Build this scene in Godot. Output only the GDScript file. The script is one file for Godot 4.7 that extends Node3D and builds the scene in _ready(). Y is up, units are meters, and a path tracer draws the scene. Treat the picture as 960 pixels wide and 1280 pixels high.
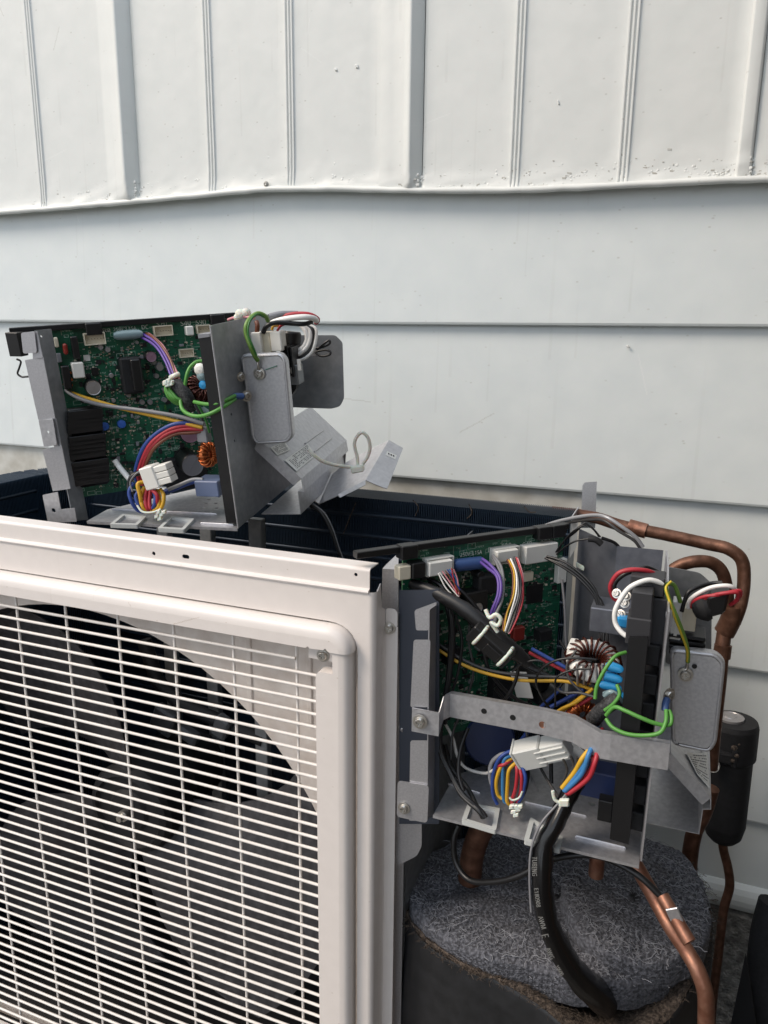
extends Node3D
# An opened air conditioner outdoor unit in front of a painted weatherboard wall. Metres, y up; wall runs along x, the yard is +z.

const EYE := Vector3(0.0, 0.97, 0.0)          # where the phone was held
const FOCAL := 961.0                            # focal length in photo pixels, measured from the vanishing points
const WALL_Z := -1.10
var view_basis := Basis(Vector3(0.92981232, 0.00958686, -0.36790916), Vector3(-0.09342094, 0.97306668, -0.21074574), Vector3(0.35597975, 0.2303244, 0.905665))
var rng := RandomNumberGenerator.new()
var counts := {}
var M := {}

# ------------------------------------------------------------------ measuring
func ray(x: float, y: float) -> Vector3:
	return (view_basis * Vector3(x - 480.0, 640.0 - y, -FOCAL)).normalized()
func at(x: float, y: float, z: float) -> Vector3:       # the point of the upright plane z that is seen there
	var r := ray(x, y)
	return EYE + r * (z / r.z)
func level(x: float, y: float, h: float) -> Vector3:    # the point at height h (below the eye when negative)
	var r := ray(x, y)
	return EYE + r * (h / r.y)
func onplane(x: float, y: float, p: Vector3, n: Vector3) -> Vector3:
	var r := ray(x, y)
	return EYE + r * ((p - EYE).dot(n) / r.dot(n))

# ------------------------------------------------------------------ tree of objects
func numbered(parent: Node, called: String) -> String:
	var key := str(parent.get_instance_id()) + called
	var k: int = counts.get(key, 0)
	counts[key] = k + 1
	return called if k == 0 else "%s_%03d" % [called, k]
func gpos(n: Node) -> Vector3:
	var p := Vector3.ZERO
	while n is Node3D and n != self:
		p += n.position
		n = n.get_parent()
	return p
func thing(called: String, label: String, category: String, where: Vector3, group := "") -> Node3D:
	var o := Node3D.new()
	o.name = numbered(self, called)
	o.position = where
	add_child(o)
	tag(o, label, category, group)
	return o
func tag(o: Node, label: String, category: String, group := "") -> void:
	o.set_meta("label", label)
	if category != "": o.set_meta("category", category)
	if group != "": o.set_meta("group", group)

class Shape:
	var v := PackedVector3Array()
	var n := PackedVector3Array()
	var uv := PackedVector2Array()
	func tri(a: Vector3, b: Vector3, c: Vector3, na: Vector3, nb: Vector3, nc: Vector3, ua := Vector2.ZERO, ub := Vector2.ZERO, uc := Vector2.ZERO) -> void:
		if (b - a).cross(c - a).dot(na + nb + nc) > 0.0:
			v.append_array([a, c, b]); n.append_array([na, nc, nb]); uv.append_array([ua, uc, ub])
		else:
			v.append_array([a, b, c]); n.append_array([na, nb, nc]); uv.append_array([ua, ub, uc])
	func flat(a: Vector3, b: Vector3, c: Vector3, hint: Vector3) -> void:
		var m := (b - a).cross(c - a)
		if m.length_squared() < 1e-20: return
		m = m.normalized()
		if m.dot(hint) < 0.0: m = -m
		tri(a, b, c, m, m, m)
	func quad(a: Vector3, b: Vector3, c: Vector3, d: Vector3, hint: Vector3) -> void:
		flat(a, b, c, hint); flat(a, c, d, hint)
	func quaduv(a: Vector3, b: Vector3, c: Vector3, d: Vector3, nn: Vector3) -> void:
		tri(a, b, c, nn, nn, nn, Vector2(0, 0), Vector2(1, 0), Vector2(1, 1))
		tri(a, c, d, nn, nn, nn, Vector2(0, 0), Vector2(1, 1), Vector2(0, 1))
	func box(o: Vector3, ax: Vector3, ay: Vector3, az: Vector3, bevel := 0.0) -> void:   # ax, ay, az are half sizes
		var d := [ax, ay, az]
		var e := []
		for k in 3: e.append(d[k] * (1.0 - minf(0.9, bevel / maxf(1e-6, d[k].length()))))
		for k in 3:
			var i := (k + 1) % 3
			var j := (k + 2) % 3
			for s in [-1.0, 1.0]:
				var c: Vector3 = o + d[k] * s
				quad(c - e[i] - e[j], c + e[i] - e[j], c + e[i] + e[j], c - e[i] + e[j], d[k] * s)
			if bevel > 0.0:
				for s in [-1.0, 1.0]:
					for t in [-1.0, 1.0]:
						var p: Vector3 = o + d[i] * s + e[j] * t
						var q: Vector3 = o + e[i] * s + d[j] * t
						quad(p - e[k], q - e[k], q + e[k], p + e[k], d[i] * s + d[j] * t)
		if bevel > 0.0:
			for s in [-1.0, 1.0]:
				for t in [-1.0, 1.0]:
					for u in [-1.0, 1.0]:
						flat(o + d[0] * s + e[1] * t + e[2] * u, o + e[0] * s + d[1] * t + e[2] * u, o + e[0] * s + e[1] * t + d[2] * u, d[0] * s + d[1] * t + d[2] * u)
	func tube(pts: PackedVector3Array, radii: PackedFloat32Array, sides := 8, caps := true, squash := 1.0) -> void:
		var m := pts.size()
		if m < 2: return
		var t0 := (pts[1] - pts[0]).normalized()
		var up := t0.cross(Vector3(0.31, 0.87, 0.38)).normalized()
		var rings := []
		var norms := []
		for i in m:
			var t := (pts[mini(i + 1, m - 1)] - pts[maxi(i - 1, 0)]).normalized()
			up = (up - t * up.dot(t)).normalized()
			var side := t.cross(up)
			var ring := PackedVector3Array()
			var nn := PackedVector3Array()
			var r: float = radii[mini(i, radii.size() - 1)]
			for k in sides + 1:
				var a := TAU * k / sides
				ring.append(pts[i] + (up * cos(a) * squash + side * sin(a)) * r)
				nn.append((up * cos(a) + side * sin(a) * squash).normalized())
			rings.append(ring); norms.append(nn)
		for i in m - 1:
			for k in sides:
				var u0 := Vector2(float(k) / sides, float(i) / m); var u1 := Vector2(float(k + 1) / sides, float(i) / m)
				var u2 := Vector2(float(k + 1) / sides, float(i + 1) / m); var u3 := Vector2(float(k) / sides, float(i + 1) / m)
				tri(rings[i][k], rings[i][k + 1], rings[i + 1][k + 1], norms[i][k], norms[i][k + 1], norms[i + 1][k + 1], u0, u1, u2)
				tri(rings[i][k], rings[i + 1][k + 1], rings[i + 1][k], norms[i][k], norms[i + 1][k + 1], norms[i + 1][k], u0, u2, u3)
		if caps:
			for e in [0, m - 1]:
				var t := (pts[1] - pts[0]).normalized() * -1.0 if e == 0 else (pts[m - 1] - pts[m - 2]).normalized()
				for k in sides: tri(pts[e], rings[e][k], rings[e][k + 1], t, t, t)
	func lathe(o: Vector3, axis: Vector3, prof: Array, seg := 16) -> void:      # prof: [radius, height] pairs
		var z := axis.normalized()
		var x := z.cross(Vector3(0.36, 0.9, 0.23)).normalized()
		var y := z.cross(x)
		for i in prof.size() - 1:
			var r0: float = prof[i][0]; var h0: float = prof[i][1]; var r1: float = prof[i + 1][0]; var h1: float = prof[i + 1][1]
			var sl := Vector2(h1 - h0, -(r1 - r0)).normalized()
			for k in seg:
				var a := TAU * k / seg; var b := TAU * (k + 1) / seg
				var da := x * cos(a) + y * sin(a); var db := x * cos(b) + y * sin(b)
				var na := da * sl.x + z * sl.y; var nb := db * sl.x + z * sl.y
				var p := o + da * r0 + z * h0; var q := o + db * r0 + z * h0
				var s := o + db * r1 + z * h1; var t := o + da * r1 + z * h1
				if r0 > 1e-6: tri(p, q, s, na, nb, nb)
				if r1 > 1e-6: tri(p, s, t, na, nb, na)
	func plate(outer: PackedVector2Array, holes: Array, o: Vector3, ux: Vector3, uy: Vector3, thick: float) -> void:   # thickness goes to -n
		var nn := ux.cross(uy).normalized()
		var poly := outer.duplicate()
		if Geometry2D.is_polygon_clockwise(poly): poly.reverse()
		for h in holes:                     # a corner on the rim next to each hole to cut in from
			var hc := Vector2.ZERO
			for q in h: hc += q / h.size()
			var bd := INF; var be := 0; var bq := Vector2.ZERO
			for i in poly.size():
				var q := Geometry2D.get_closest_point_to_segment(hc, poly[i], poly[(i + 1) % poly.size()])
				if q.distance_squared_to(hc) < bd: bd = q.distance_squared_to(hc); be = i; bq = q
			if bq.distance_to(poly[be]) > 1e-5 and bq.distance_to(poly[(be + 1) % poly.size()]) > 1e-5: poly.insert(be + 1, bq)
		var loops := [poly.duplicate()]
		for h in holes:
			var hh: PackedVector2Array = h.duplicate()
			if not Geometry2D.is_polygon_clockwise(hh): hh.reverse()
			loops.append(hh)
			var best := INF; var bi := 0; var bj := 0
			for i in poly.size():
				for j in hh.size():
					var dd := poly[i].distance_squared_to(hh[j])
					if dd < best:
						var okay := true
						for lo in loops + holes:
							for k in lo.size():
								var x: Variant = Geometry2D.segment_intersects_segment(poly[i], hh[j], lo[k], lo[(k + 1) % lo.size()])
								if x != null and x.distance_to(poly[i]) > 1e-6 and x.distance_to(hh[j]) > 1e-6: okay = false; break
							if not okay: break
						if okay: best = dd; bi = i; bj = j
			var joined := PackedVector2Array()
			for i in bi + 1: joined.append(poly[i])
			for j in hh.size(): joined.append(hh[(bj + j) % hh.size()])
			joined.append(hh[bj].lerp(hh[(bj + hh.size() - 1) % hh.size()], 0.02))
			joined.append(poly[bi].move_toward(poly[(bi + 1) % poly.size()], 0.00002))
			for i in range(bi + 1, poly.size()): joined.append(poly[i])
			poly = joined
		var ears := clip_ears(poly)
		var ar := 0.0
		for t in ears: ar += absf((poly[t[1]] - poly[t[0]]).cross(poly[t[2]] - poly[t[0]])) / 2
		var want := 0.0
		for k in poly.size(): want += poly[k].cross(poly[(k + 1) % poly.size()]) / 2
		if absf(ar - want) > 0.02 * absf(want): print("BAD PLATE ", ar, " ", want, " ", poly.size(), " holes ", holes.size(), " ", outer)
		for t in ears:
			var a := o + ux * poly[t[0]].x + uy * poly[t[0]].y; var b := o + ux * poly[t[1]].x + uy * poly[t[1]].y; var c := o + ux * poly[t[2]].x + uy * poly[t[2]].y
			flat(a, b, c, nn); flat(a - nn * thick, b - nn * thick, c - nn * thick, -nn)
		for lo in loops:
			for k in lo.size():
				var a2: Vector2 = lo[k]; var b2: Vector2 = lo[(k + 1) % lo.size()]
				var e := (b2 - a2)
				var out := ux * e.y - uy * e.x
				var a := o + ux * a2.x + uy * a2.y; var b := o + ux * b2.x + uy * b2.y
				quad(a, b, b - nn * thick, a - nn * thick, out)
	static func clip_ears(p: PackedVector2Array) -> Array:
		var idx := []
		for i in p.size(): idx.append(i)
		var out := []
		var guard := 0
		while idx.size() > 3 and guard < 4000:
			guard += 1
			var m := idx.size(); var cut := -1; var fat := -1.0
			for i in m:
				var a := p[idx[(i + m - 1) % m]]; var b := p[idx[i]]; var c := p[idx[(i + 1) % m]]
				var area := (b - a).cross(c - b)
				if area <= 1e-12: continue
				var inside := false
				for j in m:
					var q := p[idx[j]]
					if j == i or j == (i + m - 1) % m or j == (i + 1) % m: continue
					if (b - a).cross(q - a) > 1e-10 and (c - b).cross(q - b) > 1e-10 and (a - c).cross(q - c) > 1e-10: inside = true; break
				if inside: continue
				var longest := maxf(maxf((b - a).length_squared(), (c - b).length_squared()), (a - c).length_squared())
				var q2 := area / longest
				if q2 > fat: fat = q2; cut = i
				if q2 > 0.25: break
			if cut < 0:
				for i in m:      # drop a degenerate corner
					var a := p[idx[(i + m - 1) % m]]; var b := p[idx[i]]; var c := p[idx[(i + 1) % m]]
					if absf((b - a).cross(c - b)) <= 1e-12: cut = i; break
				if cut < 0: break
				idx.remove_at(cut)
				continue
			out.append([idx[(cut + m - 1) % m], idx[cut], idx[(cut + 1) % m]])
			idx.remove_at(cut)
		if idx.size() == 3: out.append([idx[0], idx[1], idx[2]])
		return out
	func bent(line: PackedVector3Array, down: Vector3, thick: float) -> void:     # sheet metal folded along a line, standing in the direction down
		var m := line.size()
		var off := PackedVector3Array()
		for i in m:
			var a := (line[i] - line[maxi(i - 1, 0)]); var b := (line[mini(i + 1, m - 1)] - line[i])
			var na := a.cross(down).normalized() if a.length() > 1e-9 else Vector3.ZERO
			var nb := b.cross(down).normalized() if b.length() > 1e-9 else Vector3.ZERO
			var s := (na + nb).normalized()
			off.append(s * thick / maxf(0.4, s.dot(nb if nb != Vector3.ZERO else na)))
		for i in m - 1:
			var a := line[i]; var b := line[i + 1]; var fa := off[i]; var fb := off[i + 1]
			quad(a, b, b + down, a + down, -fa - fb)
			quad(a + fa, b + fb, b + fb + down, a + fa + down, fa + fb)
			quad(a, b, b + fb, a + fa, -down)
			quad(a + down, b + down, b + fb + down, a + fa + down, down)
		quad(line[0], line[0] + down, line[0] + off[0] + down, line[0] + off[0], line[0] - line[1])
		quad(line[m - 1], line[m - 1] + down, line[m - 1] + off[m - 1] + down, line[m - 1] + off[m - 1], line[m - 1] - line[m - 2])
	func extrude(prof: PackedVector3Array, along: Vector3, closed := true, cap := true) -> void:   # prof is a flat loop in space
		var m := prof.size()
		var mid := Vector3.ZERO
		for p in prof: mid += p / m
		var area := Vector3.ZERO
		for i in m: area += (prof[i] - mid).cross(prof[(i + 1) % m] - mid)
		for i in (m if closed else m - 1):
			var a := prof[i]; var b := prof[(i + 1) % m]
			quad(a, b, b + along, a + along, (b - a).cross(area))
		if cap:
			var ux := (prof[1] - prof[0]).normalized()
			var nn := area.normalized()
			var uy := nn.cross(ux)
			var p2 := PackedVector2Array()
			for p in prof: p2.append(Vector2((p - prof[0]).dot(ux), (p - prof[0]).dot(uy)))
			if Geometry2D.is_polygon_clockwise(p2): p2.reverse()
			for t in clip_ears(p2):
				var a := prof[0] + ux * p2[t[0]].x + uy * p2[t[0]].y; var b := prof[0] + ux * p2[t[1]].x + uy * p2[t[1]].y; var c := prof[0] + ux * p2[t[2]].x + uy * p2[t[2]].y
				flat(a, b, c, -along); flat(a + along, b + along, c + along, along)
	func grid(rows: Array, outward: Vector3) -> void:        # rows of points, smooth
		var h := rows.size(); var w: int = rows[0].size()
		var ns := []
		for i in h:
			var line := PackedVector3Array()
			for j in w:
				var du: Vector3 = rows[i][mini(j + 1, w - 1)] - rows[i][maxi(j - 1, 0)]
				var dv: Vector3 = rows[mini(i + 1, h - 1)][j] - rows[maxi(i - 1, 0)][j]
				var c := du.cross(dv).normalized()
				line.append(c if c.dot(outward) >= 0 or outward == Vector3.ZERO else -c)
			ns.append(line)
		for i in h - 1:
			for j in w - 1:
				tri(rows[i][j], rows[i][j + 1], rows[i + 1][j + 1], ns[i][j], ns[i][j + 1], ns[i + 1][j + 1])
				tri(rows[i][j], rows[i + 1][j + 1], rows[i + 1][j], ns[i][j], ns[i + 1][j + 1], ns[i + 1][j])

func part(called: String, s: Shape, m: Material, parent: Node, kind := "") -> MeshInstance3D:
	var lo := s.v[0]; var hi := s.v[0]
	for p in s.v: lo = lo.min(p); hi = hi.max(p)
	var mid := (lo + hi) / 2.0
	var vs := PackedVector3Array()
	vs.resize(s.v.size())
	for i in s.v.size(): vs[i] = s.v[i] - mid
	var arr := []
	arr.resize(Mesh.ARRAY_MAX)
	arr[Mesh.ARRAY_VERTEX] = vs
	arr[Mesh.ARRAY_NORMAL] = s.n
	arr[Mesh.ARRAY_TEX_UV] = s.uv
	var mesh := ArrayMesh.new()
	mesh.add_surface_from_arrays(Mesh.PRIMITIVE_TRIANGLES, arr)
	mesh.surface_set_material(0, m)
	var o := MeshInstance3D.new()
	o.mesh = mesh
	o.name = numbered(parent, called)
	o.position = mid - gpos(parent)
	parent.add_child(o)
	if kind != "": o.set_meta("kind", kind)
	return o
func again(called: String, o: MeshInstance3D, parent: Node, centre: Vector3) -> MeshInstance3D:     # one more of a piece, sharing its mesh
	var c := MeshInstance3D.new()
	c.mesh = o.mesh
	c.name = numbered(parent, called)
	c.position = centre - gpos(parent)
	parent.add_child(c)
	return c

# ------------------------------------------------------------------ shapes used often
func spline(p: PackedVector3Array, steps := 6) -> PackedVector3Array:
	var out := PackedVector3Array()
	for i in p.size() - 1:
		var a := p[maxi(i - 1, 0)]; var b := p[i]; var c := p[i + 1]; var d := p[mini(i + 2, p.size() - 1)]
		for k in steps: out.append(b.cubic_interpolate(c, a, d, float(k) / steps))
	out.append(p[p.size() - 1])
	return out
func w2(parent: Node, called: String, mat: String, r: float, pts: Array, z := 0.0, steps := 6) -> MeshInstance3D:    # a wire through [x, y, z] measurements
	var p := PackedVector3Array()
	for q in pts: p.append(at(q[0], q[1], q[2] if q.size() > 2 else z) + shake())
	var s := Shape.new()
	s.tube(spline(p, steps), PackedFloat32Array([r * 0.92]), 8)
	return part(called, s, M[mat], parent)
func shake() -> Vector3:       # wires never lie perfectly smooth
	return Vector3(rng.randf_range(-1, 1), rng.randf_range(-1, 1), rng.randf_range(-1, 1)) * 0.0007
func ring2(n: int, r: float, c := Vector2.ZERO, sq := 1.0) -> PackedVector2Array:
	var p := PackedVector2Array()
	for k in n: p.append(c + Vector2(cos(TAU * k / n) * r, sin(TAU * k / n) * r * sq))
	return p
func slot2(c: Vector2, w: float, h: float, dir := Vector2(1, 0)) -> PackedVector2Array:
	var p := PackedVector2Array(); var nrm := dir.orthogonal() * -1.0
	for k in 6: p.append(c + dir * (w - h) / 2 + dir * cos(-PI / 2 + PI * k / 5) * h / 2 + nrm * sin(-PI / 2 + PI * k / 5) * h / 2)
	for k in 6: p.append(c - dir * (w - h) / 2 - dir * cos(-PI / 2 + PI * k / 5) * h / 2 - nrm * sin(-PI / 2 + PI * k / 5) * h / 2)
	return p
func rounded(p: PackedVector2Array, r: float, steps := 4) -> PackedVector2Array:
	var out := PackedVector2Array()
	var n := p.size()
	for i in n:
		var a := (p[(i + n - 1) % n] - p[i]); var b := (p[(i + 1) % n] - p[i])
		var q := minf(r, minf(a.length(), b.length()) * 0.45)
		var s := p[i] + a.normalized() * q; var e := p[i] + b.normalized() * q
		for k in steps + 1:
			var t := float(k) / steps
			out.append(s.lerp(p[i], t).lerp(p[i].lerp(e, t), t))
	return out
func sheet(pts: PackedVector3Array, holes: Array, thick: float, facing: Vector3, round_r := 0.0, s: Shape = null) -> Shape:   # a flat sheet through measured points; holes: [centre, radius]
	if s == null: s = Shape.new()
	var ux := (pts[1] - pts[0]).normalized()
	var nn := Vector3.ZERO
	for i in range(1, pts.size() - 1): nn += (pts[i] - pts[0]).cross(pts[i + 1] - pts[0])
	nn = nn.normalized()
	if nn.dot(facing) < 0: nn = -nn
	var uy := nn.cross(ux)
	var p2 := PackedVector2Array()
	for p in pts: p2.append(Vector2((p - pts[0]).dot(ux), (p - pts[0]).dot(uy)))
	if round_r > 0.0: p2 = rounded(p2, round_r)
	var hs := []
	for h in holes: hs.append(ring2(10, h[1], Vector2((h[0] - pts[0]).dot(ux), (h[0] - pts[0]).dot(uy))))
	s.plate(p2, hs, pts[0], ux, uy, thick)
	return s
func screw(parent: Node, p: Vector3, n: Vector3, r: float, mat := "screw_steel", washer := 1.0) -> MeshInstance3D:
	var s := Shape.new()
	n = n.normalized()
	s.lathe(p, n, [[r * 1.45 * washer, 0.0], [r * 1.45 * washer, r * 0.18], [r * 1.0, r * 0.22], [r, r * 0.6], [r * 0.86, r * 0.86], [r * 0.8, r * 0.9]], 18)
	var x := n.cross(Vector3(0.2, 1, 0.3)).normalized(); var y := n.cross(x)
	var cross := PackedVector2Array()
	var a := r * 0.14; var b := r * 0.6
	for q in [[a, b], [-a, b], [-a, a], [-b, a], [-b, -a], [-a, -a], [-a, -b], [a, -b], [a, -a], [b, -a], [b, a], [a, a]]: cross.append(Vector2(q[0], q[1]))
	s.plate(ring2(18, r * 0.805), [cross], p + n * r * 0.9, x, y, r * 0.4)
	s.lathe(p, n, [[r * 0.8, r * 0.48], [0.0, r * 0.48]], 12)
	return part("screw", s, M[mat], parent)
func letters(text: String, o: Vector3, ux: Vector3, uy: Vector3, height: float, mat: String, parent: Node, called := "lettering") -> void:
	var t := TextMesh.new()
	var f := SystemFont.new()
	f.font_names = PackedStringArray(["Droid Sans"])
	t.font = f
	t.font_size = 32
	t.pixel_size = height / 23.0
	t.depth = 0.0002
	t.curve_step = 4.0
	t.text = text
	t.material = M[mat]
	var m := MeshInstance3D.new()
	m.mesh = t
	m.name = numbered(parent, called)
	ux = ux.normalized(); var nn := ux.cross(uy).normalized()
	m.transform = Transform3D(Basis(ux, nn.cross(ux), nn), o - gpos(parent))
	parent.add_child(m)

# ------------------------------------------------------------------ materials
func noise_image(kind: int, freq: float, octaves: int, sd: int, size := 256, lo := Color.BLACK, hi := Color.WHITE, gain := 1.0) -> Image:
	var nz := FastNoiseLite.new()
	nz.noise_type = kind
	nz.seed = sd
	nz.frequency = freq
	nz.fractal_octaves = octaves
	if kind == FastNoiseLite.TYPE_CELLULAR: nz.cellular_return_type = FastNoiseLite.RETURN_CELL_VALUE
	var src := nz.get_seamless_image(size, size)
	var im := Image.create(size, size, false, Image.FORMAT_RGB8)
	for y in size:
		for x in size:
			var t := clampf((src.get_pixel(x, y).r - 0.5) * gain + 0.5, 0, 1)
			im.set_pixel(x, y, lo.lerp(hi, t))
	return im
func worn(im: Image, sd: int, specks: int, scratches: int, streaks: int, dark: Color, pale: Color) -> Image:      # specks, scratches and faint run-off marks
	rng.seed = sd
	var n := im.get_width()
	for k in streaks:
		var x := rng.randi_range(0, n - 1); var y := rng.randi_range(0, n - 1); var l := rng.randi_range(n / 16, n / 4); var w := rng.randi_range(1, 3)
		for i in l:
			for j in w:
				var a := 0.06 * (1.0 - float(i) / l)
				var q := Vector2i(posmod(x + j, n), posmod(y - i, n))
				im.set_pixelv(q, im.get_pixelv(q).lerp(dark, a))
	for k in specks:
		var x := rng.randi_range(0, n - 1); var y := rng.randi_range(0, n - 1); var a := rng.randf_range(0.08, 0.4)
		for q in [Vector2i(x, y), Vector2i((x + 1) % n, y)]: im.set_pixelv(q, im.get_pixelv(q).lerp(dark, a))
	for k in scratches:
		var p := Vector2(rng.randf() * n, rng.randf() * n); var d := Vector2.from_angle(rng.randf() * TAU); var l := rng.randi_range(6, n / 10)
		var c := pale if rng.randf() < 0.6 else dark
		for i in l:
			var q := Vector2i(posmod(int(p.x + d.x * i), n), posmod(int(p.y + d.y * i), n))
			im.set_pixelv(q, im.get_pixelv(q).lerp(c, 0.25))
	return im
func tex(im: Image) -> ImageTexture:
	im.generate_mipmaps()
	return ImageTexture.create_from_image(im)
func bump_of(kind: int, freq: float, octaves: int, sd: int, strength: float, size := 256) -> ImageTexture:
	var nz := FastNoiseLite.new()
	nz.noise_type = kind
	nz.seed = sd
	nz.frequency = freq
	nz.fractal_octaves = octaves
	var im := nz.get_seamless_image(size, size)
	im.convert(Image.FORMAT_RGB8)
	im.bump_map_to_normal_map(strength)
	return tex(im)
func plain(c: Color, rough := 0.5, metal := 0.0, spec := 0.5) -> StandardMaterial3D:
	var m := StandardMaterial3D.new()
	m.albedo_color = c
	m.roughness = rough
	m.metallic = metal
	m.metallic_specular = spec
	return m
func grained(im: Image, scale: float, rough := 0.5, metal := 0.0, nrm: Texture2D = null, ns := 1.0) -> StandardMaterial3D:
	var m := plain(Color.WHITE, rough, metal)
	m.albedo_texture = tex(im)
	m.uv1_triplanar = true
	m.uv1_world_triplanar = true
	m.uv1_scale = Vector3.ONE * scale
	if nrm != null:
		m.normal_enabled = true
		m.normal_texture = nrm
		m.normal_scale = ns
	return m
func make_materials() -> void:
	var fine := bump_of(FastNoiseLite.TYPE_SIMPLEX, 0.05, 3, 3, 2.0)
	var speck := bump_of(FastNoiseLite.TYPE_SIMPLEX, 0.22, 2, 5, 3.0)
	var wave := bump_of(FastNoiseLite.TYPE_SIMPLEX, 0.012, 2, 6, 1.5)
	M.wall = grained(worn(noise_image(FastNoiseLite.TYPE_SIMPLEX, 0.02, 5, 11, 512, Color("ced4d4"), Color("d5dad9")), 51, 240, 10, 40, Color("8f8c82"), Color("eeeeec")), 1.3, 0.42, 0.0, fine, 0.04)
	M.wall_upper = grained(worn(noise_image(FastNoiseLite.TYPE_SIMPLEX, 0.02, 5, 12, 512, Color("d5d7d3"), Color("dbdcd8")), 52, 200, 14, 30, Color("8f8c82"), Color("eeeeec")), 1.5, 0.4, 0.0, fine, 0.06)
	M.wall_dirty = grained(noise_image(FastNoiseLite.TYPE_SIMPLEX, 0.025, 5, 13, 512, Color("8f8b82"), Color("b9b8b2"), 1.4), 2.0, 0.6, 0.0, fine, 0.4)
	M.wall_brownish = grained(noise_image(FastNoiseLite.TYPE_SIMPLEX, 0.02, 5, 35, 512, Color("a9a69d"), Color("c3c3bd"), 1.4), 1.6, 0.5, 0.0, fine, 0.1)
	M.footing = grained(noise_image(FastNoiseLite.TYPE_SIMPLEX, 0.03, 5, 14, 512, Color("5b5a57"), Color("8c8b86"), 1.5), 3.0, 0.9, 0.0, speck, 0.8)
	M.ground = grained(noise_image(FastNoiseLite.TYPE_SIMPLEX, 0.03, 5, 15, 512, Color("4c4a46"), Color("86827b"), 1.7), 2.0, 0.95, 0.0, speck, 1.2)
	M.toroid_core = plain(Color("9c7468"), 0.5)
	M.fence = grained(noise_image(FastNoiseLite.TYPE_SIMPLEX, 0.03, 4, 34, 256, Color("3c3833"), Color("57514a"), 1.5), 3.0, 0.8)
	M.ivory = grained(worn(noise_image(FastNoiseLite.TYPE_SIMPLEX, 0.03, 4, 16, 512, Color("ded7d2"), Color("e2dbd6")), 53, 60, 20, 10, Color("8a7660"), Color("f2efec")), 2.6, 0.34, 0.0, wave, 0.03)
	M.ivory_inner = grained(noise_image(FastNoiseLite.TYPE_SIMPLEX, 0.02, 5, 17, 256, Color("cfc5bd"), Color("ddd6d0"), 1.5), 5.0, 0.45, 0.0, speck, 0.05)
	M.grille_paint = grained(worn(noise_image(FastNoiseLite.TYPE_SIMPLEX, 0.03, 4, 37, 256, Color("dcd6d0"), Color("e8e4e0")), 54, 60, 0, 30, Color("7a6a58"), Color("f2efec")), 5.0, 0.38)
	var sp := noise_image(FastNoiseLite.TYPE_CELLULAR, 0.09, 1, 21, 256, Color("b6b6bb"), Color("c6c6ca"))
	var sp2 := noise_image(FastNoiseLite.TYPE_SIMPLEX, 0.03, 4, 22, 256, Color("b4b4b8"), Color("cdcdd0"))
	sp.blend_rect(sp2, Rect2i(0, 0, 1, 1), Vector2i.ZERO)
	for y in 256:
		for x in 256: sp.set_pixel(x, y, sp.get_pixel(x, y).lerp(sp2.get_pixel(x, y), 0.5))
	M.galv = grained(sp, 40.0, 0.40, 0.78, wave, 0.08)
	M.galv_dull = grained(noise_image(FastNoiseLite.TYPE_SIMPLEX, 0.02, 4, 23, 256, Color("85898c"), Color("9a9ca0")), 12.0, 0.5, 0.7, wave, 0.1)
	M.galv_bright = grained(sp2, 16.0, 0.4, 0.75, speck, 0.15)
	M.screw_steel = plain(Color("c9c6c0"), 0.28, 0.9)
	M.black = plain(Color("131315"), 0.42)
	M.black_matt = grained(noise_image(FastNoiseLite.TYPE_SIMPLEX, 0.03, 4, 24, 128, Color("121214"), Color("1e1e21")), 20.0, 0.7)
	M.black_gloss = plain(Color("0d0d0f"), 0.22)
	M.black_wire = plain(Color("141416"), 0.38)
	M.black_rough = grained(noise_image(FastNoiseLite.TYPE_SIMPLEX, 0.05, 4, 25, 128, Color("121214"), Color("242427")), 25.0, 0.9, 0.0, speck, 1.0)
	M.felt = grained(noise_image(FastNoiseLite.TYPE_SIMPLEX, 0.05, 5, 26, 512, Color("303136"), Color("74767e"), 1.6), 8.0, 1.0, 0.0, speck, 0.8)
	M.felt_fibre = plain(Color("94969d"), 0.9)
	M.felt_brown = grained(noise_image(FastNoiseLite.TYPE_SIMPLEX, 0.06, 5, 27, 256, Color("2a2420"), Color("6e6156"), 1.8), 14.0, 1.0, 0.0, speck, 1.5)
	M.vinyl = grained(noise_image(FastNoiseLite.TYPE_SIMPLEX, 0.03, 4, 28, 256, Color("17181a"), Color("26272a")), 5.0, 0.45, 0.0, wave, 0.4)
	M.copper = grained(noise_image(FastNoiseLite.TYPE_SIMPLEX, 0.03, 5, 29, 256, Color("7f5544"), Color("a07764"), 1.4), 7.0, 0.42, 0.7, fine, 0.3)
	M.copper_dark = grained(noise_image(FastNoiseLite.TYPE_SIMPLEX, 0.03, 5, 30, 256, Color("553a2c"), Color("7b5848"), 1.4), 7.0, 0.5, 0.6, fine, 0.3)
	M.copper_wire = plain(Color("b8683c"), 0.28, 0.85)
	M.brown_wire = plain(Color("4b241c"), 0.25, 0.5)
	M.fin = plain(Color("2b3b4d"), 0.4, 0.4)
	M.fin_tube = plain(Color("1d2835"), 0.4, 0.5)
	M.inside = plain(Color("1b1c1f"), 0.6, 0.2)
	M.fan = grained(noise_image(FastNoiseLite.TYPE_SIMPLEX, 0.03, 5, 31, 256, Color("2a292c"), Color("454447"), 1.4), 8.0, 0.55, 0.0, speck, 0.2)
	M.mount = plain(Color("5d5f62"), 0.5, 0.2)
	M.white_plastic = plain(Color("e4e2db"), 0.4)
	M.cream_plastic = plain(Color("d8cfba"), 0.42)
	M.grey_plastic = plain(Color("84858a"), 0.45)
	M.pin = plain(Color("c9c3b4"), 0.25, 0.9)
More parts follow.
